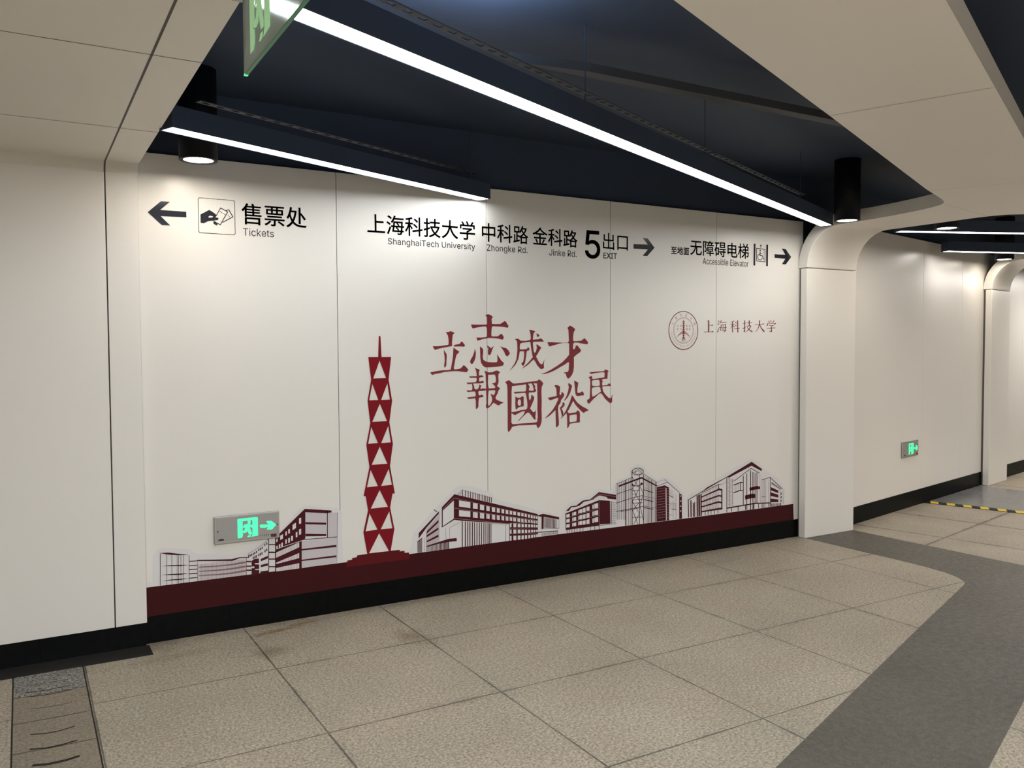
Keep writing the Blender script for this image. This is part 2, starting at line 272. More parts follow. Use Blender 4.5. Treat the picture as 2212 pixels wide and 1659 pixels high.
 'name_ke': '9577,3542 9544,3525 9501,3514 9503,3510 9547,3518 9586,3530;9500,3475 9590,3483 9589,3491 9499,3483;9536,3521 9540,3356 9559,3357 9555,3522;9540,3476 9524,3443 9498,3412 9502,3410 9534,3439 9552,3473;9550,3466 9583,3434 9597,3443 9555,3469;9596,3520 9623,3493 9637,3502 9602,3524;9592,3477 9619,3452 9633,3461 9598,3481;9581,3405 9700,3420 9697,3430 9579,3413;9642,3544 9649,3357 9672,3357 9665,3545',
 'name_ji': '9773,3492 9838,3504 9836,3511 9771,3500;9797,3546 9797,3381 9777,3381 9775,3378 9817,3359 9817,3547;9772,3411 9808,3428 9842,3447 9839,3450 9802,3435 9763,3423;9848,3502 9968,3510 9967,3518 9847,3510;9894,3548 9896,3457 9915,3457 9915,3548;9849,3453 9944,3459 9943,3468 9848,3461;9932,3467 9903,3423 9865,3388 9821,3359 9823,3357 9873,3382 9917,3417 9950,3460;9851,3450 9883,3406 9968,3360 9982,3374 9895,3414 9857,3452',
 'name_da': '10030,3477 10230,3490 10229,3498 10030,3485;10189,3489 10211,3505 10237,3493;10121,3551 10120,3488 10092,3424 10036,3363 10040,3361 10104,3419 10142,3485 10145,3551;10131,3482 10163,3423 10227,3366 10248,3380 10180,3431 10141,3485',
 'name_xue': '10317,3547 10347,3514 10362,3522 10324,3550;10367,3555 10384,3523 10401,3530 10375,3558;10448,3557 10433,3536 10412,3514 10416,3511 10443,3530 10464,3550;10307,3508 10303,3490 10285,3469 10301,3462 10322,3487 10317,3509;10313,3497 10488,3505 10487,3514 10312,3504;10484,3515 10457,3478 10462,3476 10500,3507;10340,3466 10443,3472 10442,3480 10339,3473;10437,3479 10389,3452 10394,3447 10446,3470;10295,3423 10486,3433 10485,3442 10294,3431;10383,3454 10387,3385 10352,3384 10351,3380 10410,3367 10401,3455',
 'tickets_arrow': '1188,4557 1319,4681 1408,4683 1311,4589 1570,4591 1571,4531 1314,4525 1407,4433 1322,4432',
 'tickets_hand': '1714,4573 1806,4629 1853,4602 1879,4581 1870,4553 1896,4551 1902,4542 1896,4528 1878,4522 1860,4521 1847,4513 1830,4514 1795,4507 1747,4481 1714,4483|1796,4554 1809,4567 1831,4566 1846,4558 1830,4548 1800,4545;1845,4502 1860,4514 1875,4499 1892,4480 1883,4466 1871,4469 1860,4476 1849,4479;1876,4561 1926,4653 1993,4620 1917,4482 1862,4510 1858,4501 1920,4470 2005,4624 1923,4665 1869,4564;1982,4632 2009,4641 2047,4574 1940,4508 1944,4500 2059,4571 2014,4652 1980,4640;1916,4618 1924,4613 1928,4619 1919,4624;1931,4610 1939,4605 1943,4611 1934,4616;1945,4601 1954,4597 1957,4602 1949,4607;1960,4593 1969,4588 1972,4594 1964,4599;1999,4587 2004,4580 2009,4585 2004,4592;2009,4574 2015,4567 2020,4571 2015,4578',
 'exit_arrow': '7607,4603 7869,4612 7774,4699 7866,4699 7994,4574 7859,4446 7774,4445 7874,4543 7610,4538',
 'elevator_arrow': '10456,4611 10703,4614 10620,4710 10707,4707 10837,4584 10712,4460 10626,4461 10700,4550 10458,4553',
 'elevator_icon': '9992,4750 10030,4752 10027,4410 9988,4410;10269,4752 10308,4752 10307,4413 10268,4414;10049,4686 10246,4680 10246,4474 10053,4479|10061,4676 10233,4671 10234,4483 10066,4488;10154,4699 10154,4737 10142,4736 10142,4699;10124,4721 10148,4749 10174,4720 10148,4733;10147,4651 10145,4644 10138,4639 10130,4638 10123,4641 10120,4648 10121,4654 10126,4660 10134,4662 10142,4660;10125,4630 10122,4576 10140,4576 10142,4630;10128,4566 10191,4564 10193,4575 10129,4577;10180,4569 10211,4507 10225,4511 10193,4573;10133,4602 10180,4596 10182,4604 10135,4609;10175,4544 10170,4531 10162,4520 10150,4512 10138,4508 10125,4508 10112,4511 10101,4518 10093,4528 10089,4540 10089,4553 10093,4566 10102,4577 10113,4584 10127,4589 10122,4597 10106,4592 10092,4582 10082,4569 10076,4554 10076,4539 10081,4524 10091,4512 10105,4503 10122,4499 10140,4499 10157,4505 10171,4515 10182,4528 10187,4542;10205,4664 10218,4664 10218,4655 10205,4654;10206,4633 10218,4634 10218,4624 10206,4623;10206,4603 10218,4603 10219,4593 10206,4593',
 'band': '1052,602 3312,584 4095,579 6267,574 8781,551 10929,549 10943,287 9748,281 8801,281 8059,287 7047,281 6266,281 5605,287 4981,281 4391,281 3893,287 3360,281 2925,281 2477,287 1964,281 1478,281 1152,287 1045,281',
 'tower': '3734,3274 3756,3274 3767,3021 3890,3020 3855,2746 3898,2487 3859,2227 3902,1962 3861,1692 3921,1352 3891,1353 3857,1184 3910,914 3859,651 3557,651 3511,917 3573,1178 3546,1350 3519,1356 3597,1702 3561,1969 3615,2229 3583,2498 3631,2751 3599,3022 3724,3021|3741,2978 3823,2766 3658,2765|3646,2703 3720,2503 3604,2503|3838,2700 3870,2503 3755,2502|3739,2459 3829,2243 3640,2243|3626,2182 3710,1983 3585,1981|3844,2185 3876,1982 3751,1980|3733,1939 3829,1723 3626,1724|3612,1664 3703,1461 3563,1458|3844,1661 3884,1461 3743,1458|3725,1412 3829,1196 3608,1195|3592,1139 3691,932 3539,927|3845,1138 3884,926 3733,930|3712,885 3837,651 3580,655',
 'plinth': '3557,651 3859,651 3978,649 3978,630 4041,628 4041,603 4100,600 4100,577 4116,517 3286,523 3306,579 3306,603 3367,605 3367,625 3427,628 3427,649',
 'film0': '1052,597 1053,651 1155,654 1166,911 1200,989 1258,1011 1529,959 1607,897 1972,840 2118,854 2322,949 2497,1039 2620,1148 2733,1279 2813,1309 3192,1245 3250,1195 3251,585',
 'lab_building': '1237,949 1230,604 1235,604 1242,948;1302,935 1296,603 1300,602 1306,935;1352,927 1346,602 1350,601 1356,926;1405,917 1399,601 1402,600 1408,916;1419,914 1413,600 1417,600 1423,914;1444,909 1439,600 1442,599 1448,908;1472,903 1466,599 1470,599 1476,903;1527,891 1522,598 1527,598 1532,890;1233,954 1324,947 1411,925 1533,895 1410,909 1314,927;1246,810 1340,809 1447,798 1528,787 1437,786 1340,798;1244,714 1339,714 1445,704 1526,693 1435,692 1338,703;1243,650 1337,653 1444,648 1525,640 1434,636 1337,644;1531,822 1611,816 1611,824 1531,830;1611,831 1971,792 2060,803 2165,791 2165,783 2065,792 1981,771 1611,818;1531,772 1610,767 1610,776 1530,782;1530,731 1609,726 1609,735 1529,741;1529,683 1608,679 1608,689 1528,692;1528,636 1608,635 1607,644 1527,646;1612,811 1608,602 1612,602 1615,811;2136,752 2188,745 2188,730 2135,737;2135,699 2188,692 2187,678 2134,685;2134,654 2187,647 2187,632 2134,640;2132,787 2129,591 2133,591 2136,786;2191,744 2223,762 2271,762 2273,584 2188,583;2148,825 2225,861 2323,915 2383,968 2381,971 2321,918 2224,864 2147,828;2155,814 2165,820 2165,793 2154,790;2171,818 2181,823 2181,797 2170,794;2187,823 2197,829 2197,802 2186,799;2205,830 2215,835 2215,809 2204,806;2222,839 2233,844 2232,818 2221,815;2240,847 2251,853 2250,826 2240,823;2267,868 2278,873 2277,847 2267,844;2285,877 2296,882 2296,856 2285,853;2305,886 2316,892 2315,865 2305,862;2336,917 2346,922 2346,896 2335,893;2357,929 2368,935 2368,908 2357,905;2204,788 2215,791 2214,761 2204,760;2221,795 2232,798 2231,767 2221,767;2237,801 2248,804 2247,773 2237,772;2266,813 2277,816 2276,786 2266,785;2282,820 2293,823 2293,792 2282,792;2302,828 2313,831 2312,800 2301,799;2337,851 2347,854 2347,823 2336,822;2356,861 2367,864 2367,834 2356,833;2292,753 2373,780 2373,750 2292,726;2291,684 2372,695 2371,666 2291,660;2286,611 2371,613 2376,588 2286,585;2380,975 2375,585 2383,584 2388,974;2458,975 2452,582 2462,580 2468,974;2384,900 2462,890 2462,901 2384,911;2382,809 2461,799 2461,816 2383,826;2381,734 2459,724 2460,737 2381,747;2380,648 2458,637 2458,648 2380,659;2382,973 2486,973 2485,984 2381,984;2463,979 2803,1272 3121,1222 3121,1199 3063,1194 2809,1233 2805,926 2762,908 2757,577 2457,579;2810,1116 3055,1084 3055,1060 2809,1093;2808,981 3053,949 3053,927 2807,951;3066,1223 3062,909 3072,908 3076,1222;2762,913 3187,896 3187,904 2761,921;3189,1190 3177,595 3180,594 3193,1190;2760,809 3174,807 3174,781 2760,791;2758,684 3172,683 3172,661 2758,668',
 'lab_building_tone': '1625,783 1622,600 1625,600 1629,783;1638,783 1635,600 1638,600 1642,782;1651,783 1648,600 1651,599 1655,782;1664,782 1661,600 1664,599 1668,782;1677,782 1674,600 1677,599 1681,782;1690,782 1687,599 1690,599 1694,781;1704,782 1700,599 1703,599 1707,781;1717,781 1713,599 1717,599 1720,781;1730,781 1726,599 1730,599 1733,781;1743,781 1740,599 1743,598 1746,780;1756,781 1753,599 1756,598 1759,780;1769,780 1766,598 1769,598 1772,780;1782,780 1779,598 1782,598 1786,780;1796,780 1792,598 1796,598 1799,779;1809,780 1806,598 1809,598 1812,779;1822,779 1819,598 1822,597 1825,779;1835,779 1832,598 1835,597 1839,779;1849,779 1845,597 1849,597 1852,778;1862,778 1859,597 1862,597 1865,778;1875,778 1872,597 1875,597 1879,778;1889,778 1885,597 1889,596 1892,778;1902,778 1899,597 1902,596 1905,777;1915,777 1912,597 1915,596 1919,777;1929,777 1926,596 1929,596 1932,777;1942,777 1939,596 1942,596 1946,776;1956,777 1952,596 1956,596 1959,776;1969,776 1966,596 1969,595 1972,776;1983,776 1979,596 1983,595 1986,776;1996,776 1993,596 1996,595 1999,775;2010,776 2006,595 2010,595 2013,775;2023,775 2020,595 2023,595 2026,775;2037,775 2034,595 2037,595 2040,775;2050,775 2047,595 2051,594 2054,774;2064,774 2061,595 2064,594 2067,774;2077,774 2074,595 2078,594 2081,774;2091,774 2088,594 2091,594 2094,773;2105,774 2102,594 2105,594 2108,773;2118,773 2115,594 2119,594 2122,773;1629,743 1806,729 1961,723 2129,728 2125,749 1959,740 1805,743 1629,754;1629,698 1805,683 1960,676 2128,681 2125,703 1958,694 1804,697 1628,709;1628,650 1804,635 1959,628 2127,632 2124,654 1957,645 1804,649 1627,661;2482,811 2481,750 2485,750 2485,810;2499,816 2498,756 2502,755 2503,816;2517,822 2516,762 2520,761 2521,822;2534,828 2533,768 2537,767 2538,827;2552,834 2551,774 2555,773 2556,833;2570,839 2569,780 2573,779 2574,839;2587,845 2586,786 2590,785 2591,845;2605,851 2604,791 2608,791 2609,850;2623,857 2622,797 2626,797 2627,856;2641,862 2640,803 2644,803 2645,862;2658,868 2658,809 2661,809 2662,868;2676,874 2675,815 2679,815 2680,874;2694,880 2693,821 2697,821 2698,879;2712,886 2711,827 2715,827 2716,885;2480,694 2480,675 2483,674 2484,694;2497,699 2497,677 2501,676 2501,699;2515,704 2515,679 2518,679 2519,704;2533,709 2532,681 2536,681 2536,709;2550,714 2550,684 2554,683 2554,714;2568,720 2567,686 2571,686 2572,719;2586,725 2585,688 2589,688 2589,724;2603,730 2603,691 2607,690 2607,729;2621,735 2620,693 2624,692 2625,735;2639,740 2638,695 2642,695 2643,740;2657,745 2656,698 2660,697 2661,745;2674,751 2674,700 2678,699 2678,750;2692,756 2692,702 2695,702 2696,755;2710,761 2709,705 2713,704 2714,761;2479,628 2478,587 2482,587 2483,628;2496,630 2496,587 2499,587 2500,629;2514,631 2513,587 2517,587 2518,631;2531,633 2531,587 2534,587 2535,632;2549,634 2548,587 2552,587 2553,634;2567,636 2566,587 2570,587 2570,635;2584,637 2583,587 2587,586 2588,636;2602,638 2601,587 2605,586 2606,638;2620,640 2619,587 2623,586 2623,639;2637,641 2636,587 2640,586 2641,641;2655,643 2654,587 2658,586 2659,642;2673,644 2672,587 2676,586 2677,644;2691,646 2690,587 2694,586 2695,645;2709,647 2708,587 2712,586 2712,647',
 'lab_building_window': '2227,714 2281,707 2280,693 2227,700;2229,648 2279,642 2279,630 2229,636;2189,681 2219,677 2219,658 2189,662;2469,959 2485,968 2484,930 2468,921;2515,993 2546,1006 2545,956 2514,943;2574,1030 2591,1037 2590,991 2573,984;2607,1054 2626,1060 2626,1010 2607,1004;2658,1101 2697,1123 2697,1061 2657,1040;2734,1169 2759,1175 2758,1108 2733,1102;2467,877 2484,883 2483,845 2467,838;2498,892 2515,898 2514,852 2497,845;2526,906 2543,912 2543,865 2525,860;2572,938 2589,945 2588,895 2572,888;2606,951 2625,958 2624,904 2605,898;2639,971 2660,976 2659,922 2639,917;2693,1008 2713,1015 2712,957 2693,950;2732,1040 2757,1047 2756,982 2731,976;2466,805 2732,891 2731,833 2465,744;2464,689 2730,766 2729,707 2464,672;2463,627 2728,648 2728,587 2463,587;2468,843 2762,903 2761,909 2466,848',
 'lab_building_shade': '2811,1231 3057,1194 3055,1084 2810,1116;2809,1091 3055,1059 3053,948 2808,981;3082,1201 3191,1190 3185,904 3079,911;2764,902 3181,893 3176,805 2762,809;2762,791 3174,781 3172,682 2760,683;2760,668 3172,661 3171,596 2759,585',
 'film1': '4094,573 4130,662 4156,824 4201,874 4443,1097 4556,1198 4742,1349 4836,1374 4984,1347 5274,1241 5350,1142 5775,1014 5982,934 6181,884 6342,797 6354,558 5546,567 4788,558',
 'cantilever_building': '4232,826 4509,1069 4508,1040 4342,886 4231,758;4342,838 4505,963 4504,931 4342,807;4341,789 4504,868 4503,840 4341,762;4341,718 4503,777 4503,747 4340,697;4340,655 4500,682 4644,707 4758,704 4760,664 4659,667 4500,659 4340,638;4343,645 4342,583 4348,582 4349,645;4361,647 4360,582 4367,581 4367,646;4379,648 4379,582 4385,581 4386,648;4397,650 4397,581 4404,580 4404,649;4416,651 4415,581 4422,580 4423,651;4434,653 4433,580 4441,580 4442,652;4452,654 4451,580 4460,579 4460,653;4470,656 4470,580 4478,579 4479,655;4489,657 4488,579 4497,578 4498,656;4507,659 4506,579 4516,578 4516,658;4525,661 4525,578 4534,577 4535,659;4544,662 4543,578 4553,577 4554,661;4562,664 4562,578 4572,576 4573,662;4581,665 4580,577 4591,576 4592,664;4599,667 4599,577 4610,575 4611,665;4618,668 4617,576 4629,575 4629,667;4636,670 4636,576 4648,575 4648,668;4214,724 4281,765 4281,754 4214,712;4217,720 4216,583 4224,582 4225,720;4230,727 4229,582 4237,581 4238,726;4243,734 4242,582 4249,581 4251,733;4256,741 4254,582 4262,581 4264,740;4269,747 4267,582 4275,581 4277,747;4336,822 4332,580 4335,580 4339,821;4310,765 4308,585 4311,585 4313,765;4602,848 4606,707 4609,707 4605,848;4659,846 4661,710 4664,710 4662,846;4664,849 4835,908 4834,910 4663,852;4510,1072 4506,691 4510,690 4514,1072;4553,1119 4731,1269 5979,887 5980,564 5535,571 5536,801 4833,917 4728,942 4550,861;4591,1077 4589,913 4603,912 4604,1076;4610,1090 4609,919 4622,918 4624,1089;4630,1103 4628,925 4642,924 4643,1102;4650,1117 4648,931 4661,929 4663,1115;4669,1130 4668,937 4681,935 4683,1128;4689,1143 4687,943 4701,941 4703,1142;4835,912 4832,574 4845,573 4847,911;4879,904 4876,574 4889,573 4891,903;4913,898 4910,574 4922,573 4925,897;4944,893 4942,574 4954,572 4957,891;4980,887 4977,574 4989,572 4992,885;5012,881 5009,573 5021,572 5023,880;5047,875 5045,573 5056,572 5058,874;5081,869 5079,573 5091,572 5093,868;5114,863 5112,573 5123,572 5125,862;5148,857 5146,573 5157,571 5159,856;5179,852 5177,573 5187,571 5189,851;5209,847 5207,572 5218,571 5220,846;5231,843 5229,572 5239,571 5241,842;5255,839 5253,572 5263,571 5265,838;5265,831 5536,800 5536,803 5265,834;5479,804 5477,574 5481,573 5482,804;4844,1320 4843,1231 4852,1230 4853,1319;4883,1306 4883,1220 4892,1219 4893,1306;4922,1294 4922,1208 4931,1207 4932,1293;4957,1282 4957,1198 4966,1197 4967,1281;4991,1271 4990,1188 5000,1187 5001,1270;5028,1259 5028,1178 5037,1177 5038,1258;5063,1247 5063,1167 5073,1166 5073,1246;5090,1238 5090,1160 5099,1159 5100,1237;5126,1226 5125,1149 5135,1148 5135,1226;5158,1216 5157,1140 5167,1139 5168,1215;5179,1209 5179,1134 5189,1133 5189,1208;5209,1199 5208,1125 5218,1124 5218,1198;5236,1190 5235,1117 5245,1116 5245,1189;5263,1181 5262,1110 5272,1109 5273,1180;4774,1264 4836,1311 5267,1170 5268,1172 4835,1314 4772,1266;4782,1269 4782,1252 4784,1251 4784,1268;4794,1277 4794,1252 4797,1252 4797,1277;4807,1285 4807,1253 4809,1253 4810,1285;4820,1293 4819,1254 4822,1254 4822,1293;4832,1302 4832,1255 4835,1254 4835,1302;4442,1097 4484,1064 4490,1070 4448,1103;5982,870 6064,882 6322,809 6322,777 6075,840 6071,679 6039,674 6040,843 5982,858;6087,832 6086,694 6096,693 6096,831;6107,826 6106,690 6116,689 6116,825;6127,821 6126,687 6136,686 6136,820;6147,816 6146,684 6156,683 6156,815;6167,810 6167,681 6176,680 6176,809;6187,805 6187,677 6196,676 6197,804;6207,800 6207,674 6216,673 6217,799;6227,794 6227,671 6237,670 6237,793;6248,789 6247,668 6257,667 6257,788;6268,784 6268,664 6277,663 6278,783;6071,684 6321,652 6322,659 6071,690;6319,779 6318,656 6322,655 6322,779;5981,633 6303,616 6302,627 5980,644;6296,622 6296,572 6303,572 6303,621;6043,623 6043,580 6049,580 6049,623;6060,622 6060,580 6065,580 6065,622;6076,622 6076,581 6081,580 6082,621;6093,621 6093,581 6098,580 6098,620;6109,620 6109,581 6114,580 6115,619;6126,619 6126,581 6131,580 6131,618;6142,618 6142,581 6148,580 6148,618;6159,617 6159,581 6164,580 6164,617;6175,616 6175,581 6181,581 6181,616;6192,615 6192,581 6197,581 6197,615;6209,615 6209,581 6214,581 6214,614;6225,614 6225,582 6231,581 6231,613;6242,613 6242,582 6247,581 6247,612;6259,612 6259,582 6264,581 6264,611;6275,611 6275,582 6281,581 6281,610',
 'cantilever_building_tone': '4344,876 4344,835 4348,834 4348,876;4344,807 4343,786 4347,785 4348,807;4343,762 4343,716 4347,715 4347,761;4342,696 4342,650 4346,650 4346,696;4357,888 4356,845 4360,845 4361,887;4356,817 4356,793 4360,792 4360,817;4355,768 4355,721 4359,720 4359,768;4355,700 4354,653 4358,653 4359,700;4369,899 4369,855 4373,855 4373,899;4368,828 4368,799 4372,799 4372,827;4368,775 4367,726 4371,725 4372,774;4367,705 4367,656 4371,656 4371,704;4382,911 4381,866 4385,865 4386,910;4381,838 4381,806 4385,806 4385,837;4380,781 4380,731 4384,730 4384,781;4380,709 4379,659 4383,659 4384,708;4394,922 4394,876 4398,875 4398,922;4393,848 4393,813 4397,812 4397,848;4393,788 4392,736 4396,735 4397,787;4392,713 4392,662 4396,662 4396,713;4407,933 4406,886 4410,886 4411,933;4406,858 4405,819 4409,819 4410,858;4405,794 4405,741 4409,740 4409,794;4404,717 4404,665 4408,665 4409,717;4419,945 4419,897 4423,896 4423,945;4418,869 4418,826 4422,826 4422,868;4418,801 4417,746 4421,745 4422,800;4417,721 4416,668 4420,668 4421,721;4432,956 4431,907 4435,906 4436,956;4431,879 4430,833 4434,832 4435,879;4430,807 4430,751 4434,750 4434,807;4429,726 4429,671 4433,671 4433,725;4444,968 4444,917 4448,917 4448,967;4443,889 4443,840 4447,839 4447,889;4443,814 4442,756 4446,755 4447,813;4442,730 4441,674 4445,674 4446,729;4457,979 4456,928 4460,927 4461,979;4456,900 4455,846 4459,846 4460,899;4455,820 4455,761 4459,760 4459,820;4454,734 4454,677 4458,677 4458,734;4469,991 4469,938 4473,937 4473,990;4468,910 4468,853 4472,853 4473,910;4468,827 4467,766 4471,766 4472,826;4467,738 4466,680 4470,680 4471,738;4482,1002 4481,948 4485,948 4486,1002;4481,920 4480,860 4485,860 4485,920;4480,833 4480,771 4484,771 4484,833;4479,742 4479,683 4483,683 4483,742;4494,1014 4494,959 4498,958 4498,1014;4494,931 4493,867 4497,866 4498,930;4493,840 4492,776 4496,776 4497,839;4492,747 4491,687 4495,686 4496,746;4560,1091 4731,1219 5239,1061 5976,858 5978,862 5240,1065 4730,1224 4557,1095;4734,1089 5304,946 5976,798 5977,803 5305,951 4735,1094;4733,956 5536,801 5536,805 4734,961;5538,808 5977,771 5977,775 5538,812;5538,737 5976,700 5976,704 5538,741;5538,664 5976,625 5976,629 5538,668;5014,1011 5013,939 5017,938 5017,1011;5113,989 5113,919 5116,918 5116,989;5203,968 5203,904 5206,904 5206,967;5285,951 5284,888 5288,888 5288,950;5358,933 5357,876 5361,875 5361,932;5427,919 5427,861 5430,861 5430,918;5489,903 5489,850 5492,850 5493,902;5550,888 5549,841 5553,840 5553,888;5604,878 5604,828 5608,828 5608,878;5671,862 5671,816 5674,816 5675,862;5728,848 5728,803 5731,803 5732,848;5780,838 5780,794 5783,794 5783,838;5831,825 5831,786 5834,786 5834,824;5875,815 5875,776 5878,776 5878,815;5915,806 5914,768 5918,768 5918,805;5952,798 5952,763 5956,763 5956,797',
 'cantilever_building_window': '4565,1076 4722,1190 4720,957 4563,878;4796,1185 4958,1144 4957,1067 4795,1105;4795,1060 4957,1027 4956,951 4794,980;4996,1133 5064,1118 5064,1047 4995,1059;4995,1016 5063,1001 5063,930 4994,942;5097,1101 5159,1087 5158,1020 5097,1032;5096,994 5158,980 5157,910 5096,922;5191,1077 5240,1065 5239,1001 5191,1011;5190,972 5239,959 5239,897 5190,908;5272,1055 5322,1043 5321,980 5272,991;5272,955 5321,942 5321,880 5271,891;5347,1033 5391,1021 5390,963 5346,973;5346,937 5390,924 5390,868 5346,879;5417,1013 5457,1001 5457,947 5417,957;5417,923 5456,911 5456,854 5416,865;5479,994 5520,982 5520,932 5479,943;5479,907 5520,894 5520,843 5478,853;5541,978 5579,967 5578,920 5540,929;5540,892 5578,881 5578,834 5540,844;5544,810 5569,807 5568,755 5544,755;5544,726 5568,723 5568,669 5543,670;5543,641 5568,638 5567,577 5543,578;5593,965 5638,953 5638,906 5593,916;5593,882 5638,870 5637,821 5592,831;5597,801 5642,797 5642,746 5596,750;5596,720 5641,715 5641,664 5596,667;5596,637 5641,632 5641,574 5596,577;5661,947 5703,934 5702,890 5660,900;5660,866 5702,854 5702,809 5660,819;5664,791 5706,787 5706,739 5664,742;5664,712 5706,707 5706,659 5664,662;5664,632 5706,627 5705,572 5663,575;5720,931 5755,919 5755,877 5719,887;5719,852 5754,841 5754,796 5719,806;5723,782 5759,778 5759,734 5723,736;5723,705 5758,701 5758,656 5723,658;5723,627 5758,623 5758,572 5722,574;5772,916 5805,904 5805,862 5772,871;5772,842 5805,830 5805,788 5771,797;5776,773 5809,770 5809,728 5776,730;5776,698 5809,694 5809,652 5775,654;5775,624 5808,620 5808,572 5775,574;5823,900 5854,889 5854,849 5823,858;5823,828 5854,817 5854,780 5823,789;5827,765 5858,761 5858,723 5827,724;5827,692 5858,688 5858,649 5827,651;5827,620 5858,617 5858,572 5827,574;5868,886 5897,875 5897,837 5868,846;5868,819 5897,808 5897,770 5868,779;5872,757 5901,754 5901,718 5872,719;5872,686 5901,683 5901,647 5872,648;5872,617 5901,614 5900,573 5871,574;5909,874 5935,863 5935,828 5908,837;5908,809 5935,799 5935,762 5908,771;5913,749 5939,747 5939,714 5913,715;5912,681 5939,678 5939,645 5912,646;5912,615 5939,612 5939,575 5912,576;5947,863 5972,852 5972,820 5947,828;5947,801 5972,791 5972,757 5946,766;5951,742 5977,740 5976,710 5951,710;5951,677 5976,674 5976,644 5951,645;5950,613 5976,610 5976,576 5950,577',
 'film2': '6328,567 6339,796 6412,918 6516,1004 6834,1054 6996,1137 7194,1101 7283,1175 7339,1233 7542,1289 7553,1397 7679,1438 7818,1396 7853,1320 8030,1204 8209,1218 8330,1152 8527,975 8589,893 8591,551 7339,555',
